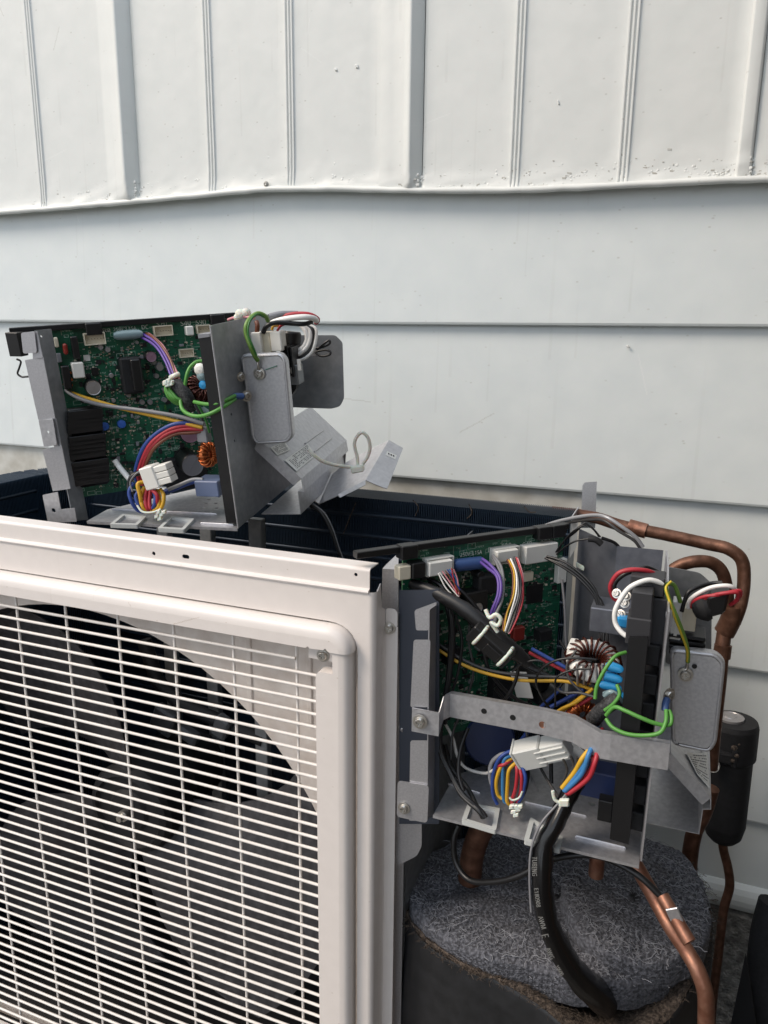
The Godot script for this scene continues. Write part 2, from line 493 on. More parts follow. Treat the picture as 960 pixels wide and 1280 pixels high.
	M.nylon = plain(Color("d9d8cc"), 0.35)
	M.nylon.subsurf_scatter_enabled = true
	M.nylon.subsurf_scatter_strength = 0.3
	M.silk = plain(Color("d5dcd2"), 0.6)
	M.print_black = plain(Color("1b1b1b"), 0.7)
	M.grommet = plain(Color("b9bcba"), 0.4)
	M.plug_nylon = plain(Color("cfd0cc"), 0.35)
	M.soft_black = plain(Color("2e2e31"), 0.55)
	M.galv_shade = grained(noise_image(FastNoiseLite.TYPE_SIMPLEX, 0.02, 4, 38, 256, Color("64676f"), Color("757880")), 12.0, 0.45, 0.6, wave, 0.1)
	M.plate_steel = grained(noise_image(FastNoiseLite.TYPE_SIMPLEX, 0.06, 5, 39, 256, Color("bcbcc0"), Color("d3d3d5")), 14.0, 0.4, 0.6, wave, 0.08)
	M.shaded_sheet = plain(Color("454a55"), 0.45, 0.4)  # steel sheet with the shadow on it put into its colour
	M.print_dull = plain(Color("8f8f8c"), 0.7)
	M.print_grey = plain(Color("55565a"), 0.7)
	M.print_white = plain(Color("d8d8d4"), 0.6)
	M.sticker = plain(Color("dcdcd8"), 0.5)
	M.blue_plastic = plain(Color("3f5a8c"), 0.4)
	M.navy_plastic = plain(Color("1d2b52"), 0.4)
	M.slate_plastic = plain(Color("6b7896"), 0.4)
	M.blue_glue = plain(Color("2f8fc9"), 0.25)
	M.pale_glue = plain(Color("7f9498"), 0.25)
	M.blue_disc = plain(Color("3161b8"), 0.35)
	M.red_part = plain(Color("8e2f27"), 0.35)
	M.can_top = plain(Color("a9a6a6"), 0.35, 0.6)
	M.pcb_edge = plain(Color("44704f"), 0.6)
	M.yellow = plain(Color("ca9c27"), 0.44)
	M.lemon = plain(Color("d3bb3a"), 0.44)
	M.red = plain(Color("a72a35"), 0.44)
	M.pink = plain(Color("c98990"), 0.44)
	M.blue = plain(Color("274186"), 0.44)
	M.sky_blue = plain(Color("3674a8"), 0.44)
	M.white_wire = plain(Color("e6e5e1"), 0.36)
	M.grey_wire = plain(Color("77777a"), 0.4)
	M.dark_grey_wire = plain(Color("3b3a3a"), 0.4)
	M.silver_cable = plain(Color("9b9c9f"), 0.35, 0.3)
	M.green = plain(Color("518f3c"), 0.44)
	M.olive_green = plain(Color("6b8e40"), 0.44)
	M.dark_green = plain(Color("2f6b2e"), 0.4)
	M.purple = plain(Color("5c4290"), 0.44)
	M.mauve = plain(Color("8f7080"), 0.4)
	M.brown = plain(Color("6a3c28"), 0.4)
	M.marker = plain(Color("3d7a63"), 0.7)
	M.pcb = pcb_material(1)
	M.braid = grained(noise_image(FastNoiseLite.TYPE_CELLULAR, 0.12, 1, 33, 128, Color("0c0c0d"), Color("4a4a4c"), 1.3), 60.0, 0.75)
func pcb_material(sd: int) -> StandardMaterial3D:
	rng.seed = 700 + sd
	var n := 1024
	var im := Image.create(n, n, false, Image.FORMAT_RGB8)
	var base := Color("10523b"); var track := Color("186248"); var dark := Color("0b3a2b"); var silk := Color("a9b9ae"); var pad := Color("8a8d7c")
	im.fill(base)
	for k in 70:      # copper pours under the mask
		im.fill_rect(Rect2i(rng.randi_range(0, n), rng.randi_range(0, n), rng.randi_range(20, 130), rng.randi_range(15, 90)), track if rng.randf() < 0.6 else dark)
	for k in 500:     # tracks with a bend
		var x := rng.randi_range(0, n); var y := rng.randi_range(0, n); var l := rng.randi_range(20, 160); var l2 := rng.randi_range(10, 120)
		var w := rng.randi_range(2, 4)
		var c := track if rng.randf() < 0.7 else dark
		im.fill_rect(Rect2i(x, y, l, w), c)
		im.fill_rect(Rect2i(x + l, y, w, l2), c)
	for k in 90:      # buses: parallel tracks with a slanted jog
		var x := rng.randi_range(0, n); var y := rng.randi_range(0, n); var m := rng.randi_range(3, 9); var l := rng.randi_range(30, 130); var g := rng.randi_range(5, 7)
		var up := rng.randf() < 0.5
		for q in m:
			for i in l:
				var off := clampi(i - l / 2, 0, 22)
				var px := posmod(x + (q * g if up else i), n); var py := posmod(y + (i if up else q * g), n)
				if up: px = posmod(px + off, n)
				else: py = posmod(py + off, n)
				im.set_pixel(px, py, Color("1f6a4c")); im.set_pixel(posmod(px + 1, n), py, Color("1a5c42"))
			im.fill_rect(Rect2i(posmod(x + (q * g if up else -2), n), posmod(y + (-2 if up else q * g), n), 4, 4), pad)
	for k in 900:    # solder pads and vias
		var x := rng.randi_range(0, n); var y := rng.randi_range(0, n); var w := rng.randi_range(3, 6)
		im.fill_rect(Rect2i(x, y, w, w), pad if rng.randf() < 0.55 else dark)
	for k in 300:     # printed outlines and reference marks
		var x := rng.randi_range(0, n); var y := rng.randi_range(0, n)
		if rng.randf() < 0.5:
			var w := rng.randi_range(12, 50); var h := rng.randi_range(8, 30)
			im.fill_rect(Rect2i(x, y, w, 2), silk); im.fill_rect(Rect2i(x, y + h, w, 2), silk)
			im.fill_rect(Rect2i(x, y, 2, h), silk); im.fill_rect(Rect2i(x + w, y, 2, h + 2), silk)
		else:
			for q in rng.randi_range(2, 6):
				im.fill_rect(Rect2i(x + q * 8, y, 5, 2), silk); im.fill_rect(Rect2i(x + q * 8 + (q * 3) % 4, y, 2, 8), silk)
				if q % 2 == 0: im.fill_rect(Rect2i(x + q * 8, y + 7, 5, 2), silk)
	var m := plain(Color.WHITE, 0.38)
	m.albedo_texture = tex(im)
	return m

# ------------------------------------------------------------------ the scene
func _ready() -> void:
	var cam := Camera3D.new()
	cam.name = "camera"
	cam.transform = Transform3D(view_basis, EYE)
	cam.fov = rad_to_deg(2.0 * atan(640.0 / FOCAL))
	cam.near = 0.02
	cam.far = 300.0
	add_child(cam)
	cam.current = true
	var sky_mat := ProceduralSkyMaterial.new()
	sky_mat.sky_top_color = Color("b9c4d2")
	sky_mat.sky_horizon_color = Color("d8dce0")
	sky_mat.sky_curve = 0.2
	sky_mat.ground_bottom_color = Color("56544f")
	sky_mat.ground_horizon_color = Color("8d8b86")
	sky_mat.sun_angle_max = 1.0
	var sky := Sky.new()
	sky.sky_material = sky_mat
	var env := Environment.new()
	env.background_mode = Environment.BG_SKY
	env.sky = sky
	env.background_energy_multiplier = 1.0
	env.tonemap_mode = Environment.TONE_MAPPER_LINEAR
	env.tonemap_exposure = 2.25
	env.sdfgi_enabled = true
	env.ssao_enabled = true
	env.ssil_enabled = true
	var we := WorldEnvironment.new()
	we.name = "environment"
	we.environment = env
	add_child(we)
	var sun := DirectionalLight3D.new()
	sun.name = "sun"
	sun.light_energy = 0.4
	sun.light_color = Color("fff1e2")
	sun.light_angular_distance = 25.0
	sun.shadow_enabled = true
	add_child(sun)
	sun.look_at_from_position(Vector3(-2.0, 2.3, 1.5), Vector3.ZERO)
	rng.seed = 42
	make_materials()
	build_ground()
	build_wall()
	build_shade_fence()
	build_unit()
	build_compressor()
	build_pipes()
	build_lower_box()
	build_upper_box()

func build_ground() -> void:
	var s := Shape.new()
	s.quad(Vector3(-60, 0, 60), Vector3(60, 0, 60), Vector3(60, 0, -1.3), Vector3(-60, 0, -1.3), Vector3.UP)
	var o := part("ground", s, M.ground, self)
	o.set_meta("kind", "structure")
	o.set_meta("label", "rough grey ground beside the wall")

# ------------------------------------------------------------------ house wall
func build_wall() -> void:
	var w := thing("house_wall", "pale grey painted house wall of weatherboards under ribbed cladding", "wall", Vector3(0, 0, WALL_Z))
	var lows := [0.008, -0.2228, -0.4535, -0.6835]
	for i in lows.size():
		var b: float = EYE.y + lows[i]
		var z := WALL_Z
		var top := 0.238 if i > 0 else 0.215
		var spans := [[-5.0, 4.0]]
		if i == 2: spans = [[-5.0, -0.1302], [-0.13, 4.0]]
		for sp in spans:
			var prof := PackedVector3Array([Vector3(sp[0], b + 0.004, z + 0.0002), Vector3(sp[0], b + 0.0012, z - 0.0008), Vector3(sp[0], b, z - 0.003), Vector3(sp[0], b, z - 0.016), Vector3(sp[0], b + top, z - 0.024), Vector3(sp[0], b + top, z - 0.0122)])
			var s := Shape.new()
			s.extrude(prof, Vector3(sp[1] - sp[0], 0, 0))
			part("weatherboard", s, M.wall_brownish if i == 2 and sp[0] < -1.0 else M.wall, w)  # left stretch of the third board is a browner, darker grey
	var s2 := Shape.new()      # the lowest board ends on a rounded moulding
	s2.extrude(PackedVector3Array([Vector3(-5, EYE.y - 0.79, WALL_Z - 0.006), Vector3(-5, EYE.y - 0.79, WALL_Z - 0.02), Vector3(-5, EYE.y - 0.66, WALL_Z - 0.025), Vector3(-5, EYE.y - 0.66, WALL_Z - 0.014)]), Vector3(9, 0, 0))
	part("weatherboard", s2, M.wall, w)
	var mo := Shape.new()
	var loop := PackedVector3Array()
	for k in 9: loop.append(Vector3(-5, EYE.y - 0.812 + cos(PI * k / 8) * 0.024, WALL_Z - 0.010 + sin(PI * k / 8) * 0.016))
	loop.append(Vector3(-5, EYE.y - 0.836, WALL_Z - 0.03)); loop.append(Vector3(-5, EYE.y - 0.788, WALL_Z - 0.03))
	mo.extrude(loop, Vector3(9, 0, 0))
	part("base_moulding", mo, M.wall, w)
	var ft := Shape.new()
	ft.box(Vector3(-0.5, 0.03, WALL_Z - 0.06), Vector3(4.5, 0, 0), Vector3(0, 0.1, 0), Vector3(0, 0, 0.055), 0.006)
	part("concrete_footing", ft, M.footing, w)
	var bk := Shape.new()
	bk.box(Vector3(-0.5, 1.52, WALL_Z - 0.08), Vector3(4.5, 0, 0), Vector3(0, 1.39, 0), Vector3(0, 0, 0.04))
	part("wall_core", bk, M.wall, w)
	# ribbed cladding above
	var cz := WALL_Z + 0.007
	var edge := []
	for q in [[-300, 282], [0, 268], [80, 262], [160, 255], [250, 247], [300, 242], [340, 239], [420, 238.5], [480, 240.5], [560, 241.5], [640, 241], [760, 236], [860, 230.5], [960, 227], [1200, 224]]:
		var p := at(q[0], q[1], cz)
		edge.append(Vector2(p.x, p.y))
	edge.push_front(Vector2(-5, edge[0].y)); edge.append(Vector2(4, edge[edge.size() - 1].y))
	var bottom := func(x: float) -> float:
		for i in edge.size() - 1:
			if x <= edge[i + 1].x:
				var t: float = (x - edge[i].x) / (edge[i + 1].x - edge[i].x)
				return lerpf(edge[i].y, edge[i + 1].y, t)
		return edge[edge.size() - 1].y
	var X := func(px: float, py: float) -> float: return at(px, py, cz).x
	var triple := func(c: float) -> Array:
		var out := []
		for k in 3:
			var o: float = c + (k - 1) * 0.0052
			out.append_array([[o - 0.0021, 0.0], [o - 0.0016, 0.002], [o - 0.0012, 0.0024], [o + 0.0006, 0.0024], [o + 0.001, 0.002], [o + 0.0015, 0.0]])
		return out
	var xa: float = X.call(173, 230); var xa0: float = X.call(140, 230)
	var xb: float = X.call(526, 200); var xb0: float = X.call(476, 200)
	var xc: float = X.call(941, 200); var xc0: float = X.call(922, 200)
	var panels := []
	panels.append([[-5.0, 0.0], [xa - 1.0, 0.0]] + triple.call(X.call(51, 200)) + [[xa0 - 0.010, 0.0], [xa0 - 0.004, 0.0008], [xa - 0.026, 0.010], [xa - 0.019, 0.0155], [xa - 0.0145, 0.017], [xa - 0.011, 0.0155], [xa - 0.001, 0.0005], [xa + 0.001, -0.004]])
	panels.append([[xa + 0.0012, -0.006], [xa + 0.003, -0.001], [xa + 0.01, 0.0]] + triple.call(X.call(265, 200)) + triple.call(X.call(364, 200)) + [[xb0 - 0.003, 0.0], [xb0, 0.003], [xb - 0.026, 0.006], [xb - 0.0185, 0.012], [xb - 0.014, 0.0145], [xb - 0.0105, 0.0135], [xb - 0.001, 0.0005], [xb + 0.001, -0.004]])
	panels.append([[xb + 0.0012, -0.006], [xb + 0.003, -0.001], [xb + 0.01, 0.0]] + triple.call(X.call(644, 200)) + triple.call(X.call(780, 200)) + [[xc0 - 0.002, 0.0], [xc0, 0.005], [xc0 + 0.002, 0.0065], [xc - 0.004, 0.0065], [xc - 0.001, 0.004], [xc, -0.002]])
	panels.append([[xc + 0.0004, -0.002], [xc + 0.004, 0.0], [xc + 0.2, 0.0]] + triple.call(xc + 0.24) + [[4.0, 0.0]])
	for pn in panels:
		var cols := []
		for i in pn.size():
			cols.append(pn[i])
			if i < pn.size() - 1 and pn[i + 1][0] - pn[i][0] > 0.02:
				var m := mini(12, int((pn[i + 1][0] - pn[i][0]) / 0.015))
				for k in range(1, m): cols.append([lerpf(pn[i][0], pn[i + 1][0], float(k) / m), lerpf(pn[i][1], pn[i + 1][1], float(k) / m)])
		var wob := FastNoiseLite.new()
		wob.seed = 5; wob.frequency = 30.0
		var rows := []
		for dy in [0.0, 0.004, 0.008, 0.013, 0.019, 0.026, 0.034, 0.044, 0.06, 0.1, 0.2, 0.5, 1.6]:
			var line := PackedVector3Array()
			for c in cols:
				var near := exp(-dy / 0.014)
				var mess: float = wob.get_noise_2d(c[0], dy * 1.5) * 0.0026 * exp(-dy / 0.03) + (wob.get_noise_2d(c[0] * 3.0 + 9.0, dy * 4.0) * 0.002 * exp(-dy / 0.045) if c[1] > 0.003 else 0.0)
				line.append(Vector3(c[0], bottom.call(c[0]) + 0.004 + dy, cz + c[1] * (1.0 - near * 0.75) + 0.004 * near + mess))
			rows.append(line)
		var s := Shape.new()
		s.grid(rows, Vector3(0, 0, 1))
		var line0: PackedVector3Array = rows[0]
		for j in line0.size() - 1:
			s.quad(line0[j], line0[j + 1], Vector3(line0[j + 1].x, line0[j + 1].y + 0.001, cz - 0.028), Vector3(line0[j].x, line0[j].y + 0.001, cz - 0.028), Vector3.DOWN)
		part("cladding_panel", s, M.wall_upper, w)
	var bead := PackedVector3Array()
	var rr := PackedFloat32Array()
	var x := -2.2
	while x < 1.6:
		bead.append(Vector3(x, bottom.call(x) + 0.0025 + rng.randf_range(-0.0004, 0.0004), cz + 0.0045 + rng.randf_range(-0.0003, 0.0003)))
		rr.append(0.0042 + rng.randf_range(-0.0003, 0.0004))
		x += 0.02
	var bs := Shape.new()
	bs.tube(bead, rr, 10)
	part("drip_edge", bs, M.wall_upper, w)
	# lumps of old paint along the drip edge and a few runs elsewhere
	var lump := Shape.new()
	for k in 1300:
		var u := rng.randf()
		var px := rng.randf_range(-1.15, 0.2)
		var cl: float = [xa - 0.025, xb - 0.02, xc - 0.01, X.call(655, 200), X.call(790, 200)][k % 5]
		if u < 0.5: px = cl + rng.randfn(0.0, 0.03)
		var dy := absf(rng.randfn(0.0, 0.012)) + 0.001
		if px > 0.25: continue
		var zz := cz + 0.004 * exp(-(dy + 0.003) / 0.014) - 0.0002
		for e in [[xa0, xa], [xb0, xb], [xc0, xc]]:
			if px > e[0] and px < e[1]: zz += 0.008 * (px - e[0]) / (e[1] - e[0]) * (1.0 - exp(-dy / 0.014) * 0.75)
		var r := rng.randf_range(0.0005, 0.0024)
		lump.lathe(Vector3(px, bottom.call(px) + dy + 0.004, zz), Vector3(rng.randf_range(-0.3, 0.3), rng.randf_range(-0.3, 0.3), 1), [[r * 1.2, -r * 0.2], [r, 0.0], [r * 0.75, r * 0.14], [r * 0.4, r * 0.2], [0.0, r * 0.22]], 7)
	part("paint_lumps", lump, M.wall_upper, w, "stuff")
	var grime := Shape.new()       # flaking, dirty paint at the foot of the ribs and along the edge
	for k in 260:
		var cl: float = [xa - 0.02, xa - 0.03, xb - 0.02, xc - 0.008, X.call(650, 200), X.call(786, 200)][k % 6]
		var px := cl + rng.randfn(0.0, 0.016 if k % 6 < 4 else 0.05)
		if k % 9 == 0: px = rng.randf_range(-1.1, 0.2)
		var dy := absf(rng.randfn(0.0, 0.014)) + 0.001
		var zz := cz + 0.004 * exp(-(dy + 0.003) / 0.014)
		for e in [[xa0, xa], [xb0, xb], [xc0, xc]]:
			if px > e[0] and px < e[1]: zz += 0.010 * (px - e[0]) / (e[1] - e[0]) * (1.0 - exp(-dy / 0.014) * 0.75)
		var r := rng.randf_range(0.0004, 0.0013)
		grime.box(Vector3(px, bottom.call(px) + dy + 0.004, zz), Vector3(r * rng.randf_range(0.6, 2.6), rng.randf_range(-0.5, 0.5) * r, 0), Vector3(0, r, 0), Vector3(0, 0, 0.0005), 0.0003)
	part("flaking_paint", grime, M.wall_brownish, w, "stuff")
	for q in [[874, 362, 0.0012, 0.008], [420, 87, 0.002, 0.002], [446, 83, 0.0025, 0.0025], [698, 128, 0.001, 0.003], [725, 403, 0.001, 0.0025], [785, 433, 0.0018, 0.0018]]:
		var p := at(q[0], q[1], WALL_Z + 0.0075 if q[1] < 230 else WALL_Z - 0.007)
		var s := Shape.new()
		s.box(p, Vector3(q[2], 0, 0), Vector3(-0.001, q[3], 0), Vector3(0, 0, 0.0012), 0.0009)
		part("paint_drip", s, M.wall_upper, w)
	var nail := at(333, 230, cz + 0.006)
	var ns := Shape.new()
	ns.lathe(nail, Vector3(0, -0.2, 1), [[0.0042, 0.0], [0.004, 0.0015], [0.002, 0.0035], [0.0008, 0.003]], 10)
	part("nail_head", ns, M.wall_dirty, w)

func build_shade_fence() -> void:       # unseen fence added at the right to take the sky from the lower right
	var f := thing("added_shade_fence", "unseen dark timber paling fence added past the right edge to shade the lower right", "fence", Vector3(0.31, 0, 0.2))
	var first: MeshInstance3D = null
	for i in 22:
		var z := -1.02 + i * 0.112
		if first == null:
			var s := Shape.new()
			s.box(Vector3(0.31, 0.96, z), Vector3(0.009, 0, 0), Vector3(0, 0.94, 0), Vector3(0, 0, 0.0545), 0.002)
			first = part("paling", s, M.fence, f)
		else: again("paling", first, f, Vector3(0.31, 0.96, z))
	for y in [0.35, 1.35]:
		var r := Shape.new()
		r.box(Vector3(0.338, y, 0.16), Vector3(0.018, 0, 0), Vector3(0, 0.035, 0), Vector3(0, 0, 1.22), 0.002)
		part("rail", r, M.fence, f)

# ------------------------------------------------------------------ the outdoor unit
func build_unit() -> void:
	var ex := -0.925
	var Y := EYE.y
	var u := thing("outdoor_unit", "ivory air conditioner outdoor unit with its lid off and wire fan grille", "outdoor unit", Vector3(-0.5, 0.02, -0.75))
	# --- front panel: folded top flange, joggle, plate with the grille opening, folded right side
	var s := Shape.new()
	var top := PackedVector3Array()
	for k in 6:
		var a := PI / 2 * k / 5
		top.append(Vector3(ex, Y - 0.2095 + sin(a) * 0.0035, -0.605 + cos(a) * 0.0035))
	top.append(Vector3(ex, Y - 0.2063, -0.622)); top.append(Vector3(ex, Y - 0.2073, -0.622))
	for k in 6:
		var a := PI / 2 * (5 - k) / 5
		top.append(Vector3(ex, Y - 0.2095 + sin(a) * 0.0023, -0.605 + cos(a) * 0.0023))
	s.extrude(top, Vector3(-0.2495 - ex, 0, 0))
	var flange := PackedVector2Array([Vector2(ex, -0.2245), Vector2(-0.2495, -0.2245), Vector2(-0.2495, -0.2096), Vector2(ex, -0.2096)])
	s.plate(flange, [ring2(12, 0.0021, Vector2(-0.4829, -0.2192)), slot2(Vector2(-0.4447, -0.218), 0.0085, 0.0042), ring2(12, 0.0017, Vector2(-0.2629, -0.2131))], Vector3(0, Y, -0.6015), Vector3.RIGHT, Vector3.UP, 0.001)
	s.extrude(PackedVector3Array([Vector3(ex, Y - 0.2245, -0.6015), Vector3(ex, Y - 0.2258, -0.5985), Vector3(ex, Y - 0.2272, -0.5978), Vector3(ex, Y - 0.2287, -0.5985), Vector3(ex, Y - 0.2285, -0.602), Vector3(ex, Y - 0.2245, -0.6025)]), Vector3(-0.2495 - ex, 0, 0))
	var opening := rounded(PackedVector2Array([Vector2(ex + 0.03, -0.905), Vector2(-0.2602, -0.905), Vector2(-0.2602, -0.2607), Vector2(ex + 0.03, -0.2607)]), 0.03, 7)
	s.plate(PackedVector2Array([Vector2(ex, -0.935), Vector2(-0.2495, -0.935), Vector2(-0.2495, -0.2275), Vector2(ex, -0.2275)]), [opening], Vector3(0, Y, -0.6), Vector3.RIGHT, Vector3.UP, 0.001)
	part("front_panel", s, M.ivory, u)
	var side := Shape.new()
	var fx := at(497, 800, -0.6275).x
	var loop := PackedVector3Array()
	var inner := PackedVector3Array()
	for k in 7:
		var a := PI / 2 * k / 6
		loop.append(Vector3(-0.2495 + sin(a) * 0.006, Y - 0.935, -0.606 + cos(a) * 0.006))
		inner.append(Vector3(-0.2495 + sin(a) * 0.005, Y - 0.935, -0.606 + cos(a) * 0.005))
	for q in [[-0.2435, -0.616, -0.2445, -0.6162], [-0.2442, -0.6182, -0.2452, -0.6182], [-0.2436, -0.6200, -0.2446, -0.6206], [-0.2432, -0.6236, -0.2442, -0.6246], [-0.2421, -0.6255, -0.2424, -0.6265], [fx, -0.6275, fx, -0.6285]]:
		loop.append(Vector3(q[0], Y - 0.935, q[1])); inner.append(Vector3(q[2], Y - 0.935, q[3]))
	inner.reverse()
	loop.append_array(inner)
	side.extrude(loop, Vector3(0, 0.935 - 0.268, 0))
	# the upper end of the folded side, cut back at an angle, and the rounded screw tab
	var cut := PackedVector3Array()
	for k in 7:
		var a := PI / 2 * k / 6
		cut.append(Vector3(-0.2495 + sin(a) * 0.006, Y - 0.2275, -0.606 + cos(a) * 0.006))
	for k in cut.size() - 1:
		var lift0 := 0.0; var lift1 := 0.0
		side.quad(cut[k] + Vector3(0, lift0, 0), cut[k + 1] + Vector3(0, lift1, 0), cut[k + 1] - Vector3(0, 0.0405, 0), cut[k] - Vector3(0, 0.0405, 0), Vector3(1, 0, 1))
	sheet(PackedVector3Array([Vector3(-0.2435, Y - 0.2275, -0.606), Vector3(-0.2435, Y - 0.2225, -0.6135), Vector3(-0.2435, Y - 0.246, -0.6165), Vector3(-0.2435, Y - 0.251, -0.6245), Vector3(-0.2435, Y - 0.268, -0.6245), Vector3(-0.2435, Y - 0.268, -0.606)]), [], 0.001, Vector3.RIGHT, 0.0, side)
	var tabp := PackedVector2Array([Vector2(-0.2435, -0.2505), Vector2(fx - 0.0025, -0.2505), Vector2(fx, -0.2535), Vector2(fx, -0.268), Vector2(-0.2435, -0.268)])
	side.plate(rounded(tabp, 0.003), [], Vector3(0, Y, -0.6262), Vector3.RIGHT, Vector3.UP, 0.001)
	part("side_fold", side, M.ivory, u)
	screw(u, at(486.5, 785, -0.6258), Vector3(0.15, 0, 1), 0.0042)
	# --- raised frame of the grille
	var bz := Shape.new()
	var prof := [[0.0, -0.602], [0.0, -0.594], [0.0008, -0.5905], [0.003, -0.5875], [0.0065, -0.586], [0.011, -0.5855]]
	var path := PackedVector2Array([Vector2(ex + 0.035, -0.2625), Vector2(-0.287, -0.2625)])
	for k in range(1, 12): path.append(Vector2(-0.286, -0.2835) + Vector2(sin(PI / 2 * k / 12), cos(PI / 2 * k / 12)) * Vector2(0.024, 0.021))
	path.append_array([Vector2(-0.262, -0.2835), Vector2(-0.262, -0.2848)])
	bezel(bz, path, prof, 0.0)
	var flat := PackedVector2Array([Vector2(ex + 0.035, -0.2735), Vector2(-0.287, -0.2735)])
	for k in range(1, 12): flat.append(Vector2(-0.286, -0.2835) + Vector2(sin(PI / 2 * k / 12), cos(PI / 2 * k / 12)) * Vector2(0.013, 0.010))
	flat.append_array([Vector2(-0.273, -0.2835), Vector2(-0.273, -0.2848), Vector2(-0.2825, -0.2848), Vector2(-0.2845, -0.2835), Vector2(-0.2862, -0.2815), Vector2(-0.2885, -0.2835), Vector2(-0.302, -0.2842), Vector2(-0.304, -0.2822), Vector2(-0.306, -0.2842), Vector2(ex + 0.035, -0.2842)])
	flat.reverse()
	bz.plate(flat, [], Vector3(0, Y, -0.5855), Vector3.RIGHT, Vector3.UP, 0.0155)
	for q in [[-0.273, -0.262]]: bz.quad(Vector3(q[0], Y - 0.2848, -0.5856), Vector3(q[1], Y - 0.2848, -0.594), Vector3(q[1], Y - 0.2848, -0.601), Vector3(q[0], Y - 0.2848, -0.601), Vector3.DOWN)
	var gr := part("grille", bz, M.ivory, u)
	var rb := Shape.new()
	bezel(rb, PackedVector2Array([Vector2(-0.2635, -0.2842), Vector2(-0.2635, -0.93)]), prof, -0.002)
	var jamb := PackedVector2Array([Vector2(-0.2745, -0.93), Vector2(-0.2745, -0.2842), Vector2(-0.2800, -0.2842), Vector2(-0.2800, -0.3065), Vector2(-0.2915, -0.3065), Vector2(-0.2950, -0.3075), Vector2(-0.2968, -0.3100), Vector2(-0.2972, -0.314), Vector2(-0.2972, -0.93)])
	rb.plate(jamb, [], Vector3(0, Y, -0.5875), Vector3.RIGHT, Vector3.UP, 0.0135)
	part("frame", rb, M.ivory, gr)
	var tp := Shape.new()
	tp.plate(PackedVector2Array([Vector2(-0.308, -0.298), Vector2(-0.279, -0.298), Vector2(-0.279, -0.280), Vector2(-0.303, -0.280), Vector2(-0.308, -0.285)]), [], Vector3(0, Y, -0.5950), Vector3.RIGHT, Vector3.UP, 0.006)
	part("screw_tab", tp, M.ivory, gr)
	screw(gr, at(404, 819, -0.5942), Vector3(0.05, 0, 1), 0.0043)
	var first: MeshInstance3D = null
	for i in 45:
		var y := Y - 0.3027 - 0.01344 * i
		if i == 0:
			var b0 := Shape.new()
			b0.tube(PackedVector3Array([Vector3(ex + 0.04, y, -0.598), Vector3(-0.3236, y, -0.598)]), PackedFloat32Array([0.0016]), 8)
			part("bar", b0, M.grille_paint, gr)
		elif first == null:
			var b := Shape.new()
			b.tube(PackedVector3Array([Vector3(ex + 0.04, y, -0.598), Vector3(-0.2955, y, -0.598)]), PackedFloat32Array([0.0016]), 8)
			first = part("bar", b, M.grille_paint, gr)
		else: again("bar", first, gr, Vector3(first.position.x + gpos(gr).x, y, -0.598))
	var v0: MeshInstance3D = null
	for i in 9:
		var xx := -0.3236 - 0.06995 * i
		if v0 == null:
			var b := Shape.new()
			b.tube(PackedVector3Array([Vector3(xx, Y - 0.280, -0.601), Vector3(xx, Y - 0.92, -0.601)]), PackedFloat32Array([0.0015]), 8)
			v0 = part("bar", b, M.grille_paint, gr)
		else: again("bar", v0, gr, Vector3(xx, v0.position.y + gpos(gr).y, -0.601))
	# --- behind the grille
	var rim := func(r: float) -> PackedVector2Array:      # the round fan opening, squared off where it meets the casing's floor and end
		var out := PackedVector2Array()
		for q in ring2(96, r, Vector2(-0.62, -0.645)):
			var p := Vector2(maxf(q.x, ex + 0.02 + 0.00002 * absf(q.y)), maxf(q.y, -0.918 - 0.00002 * absf(q.x)))
			if out.is_empty() or out[out.size() - 1].distance_to(p) > 0.0015: out.append(p)
		return out
	var hole: PackedVector2Array = rim.call(0.3395)
	var ip := Shape.new()
	ip.plate(PackedVector2Array([Vector2(ex + 0.004, -0.934), Vector2(-0.256, -0.934), Vector2(-0.256, -0.262), Vector2(ex + 0.004, -0.262)]), [hole], Vector3(0, Y, -0.63), Vector3.RIGHT, Vector3.UP, 0.0015)
	for px in [312.0, 387.0]:
		var xx := at(px, 830, -0.63).x
		ip.box(Vector3(xx, Y - 0.33, -0.6295), Vector3(0.003, 0, 0), Vector3(0, 0.06, 0), Vector3(0, 0, 0.0015), 0.001)
	part("fan_surround", ip, M.ivory_inner, u)
	var bell := Shape.new()
	for st in [[0.0, 0.0, -0.004, 0.012], [-0.004, 0.012, -0.008, 0.03], [-0.008, 0.03, -0.008, 0.075]]:
		for k in hole.size():
			var c0 := Vector2(-0.62, -0.645)
			var e0 := hole[k]; var e1 := hole[(k + 1) % hole.size()]
			var a0: Vector2 = e0 + (e0 - c0).normalized() * st[0]; var a1: Vector2 = e1 + (e1 - c0).normalized() * st[0]
			var b0: Vector2 = e0 + (e0 - c0).normalized() * st[2]; var b1_: Vector2 = e1 + (e1 - c0).normalized() * st[2]
			var zz := -0.6316
			bell.quad(Vector3(a0.x, Y + a0.y, zz - st[1]), Vector3(a1.x, Y + a1.y, zz - st[1]), Vector3(b1_.x, Y + b1_.y, zz - st[3]), Vector3(b0.x, Y + b0.y, zz - st[3]), Vector3(c0.x - e0.x, c0.y - e0.y, 0))
	part("fan_ring", bell, M.black_matt, u)
	var fn := Node3D.new()
	var hub := at(168, 1008, -0.70)
	fn.name = "fan"
	fn.position = hub - gpos(u)
	u.add_child(fn)
	var hs := Shape.new()
	hs.lathe(hub - Vector3(0, 0, 0.04), Vector3(0, 0, 1), [[0.062, 0.0], [0.062, 0.045], [0.058, 0.052], [0.05, 0.055], [0.047, 0.05], [0.03, 0.05], [0.026, 0.054], [0.012, 0.056], [0.0, 0.056]], 32)
	part("hub", hs, M.inside, fn)
	var nut := Shape.new()
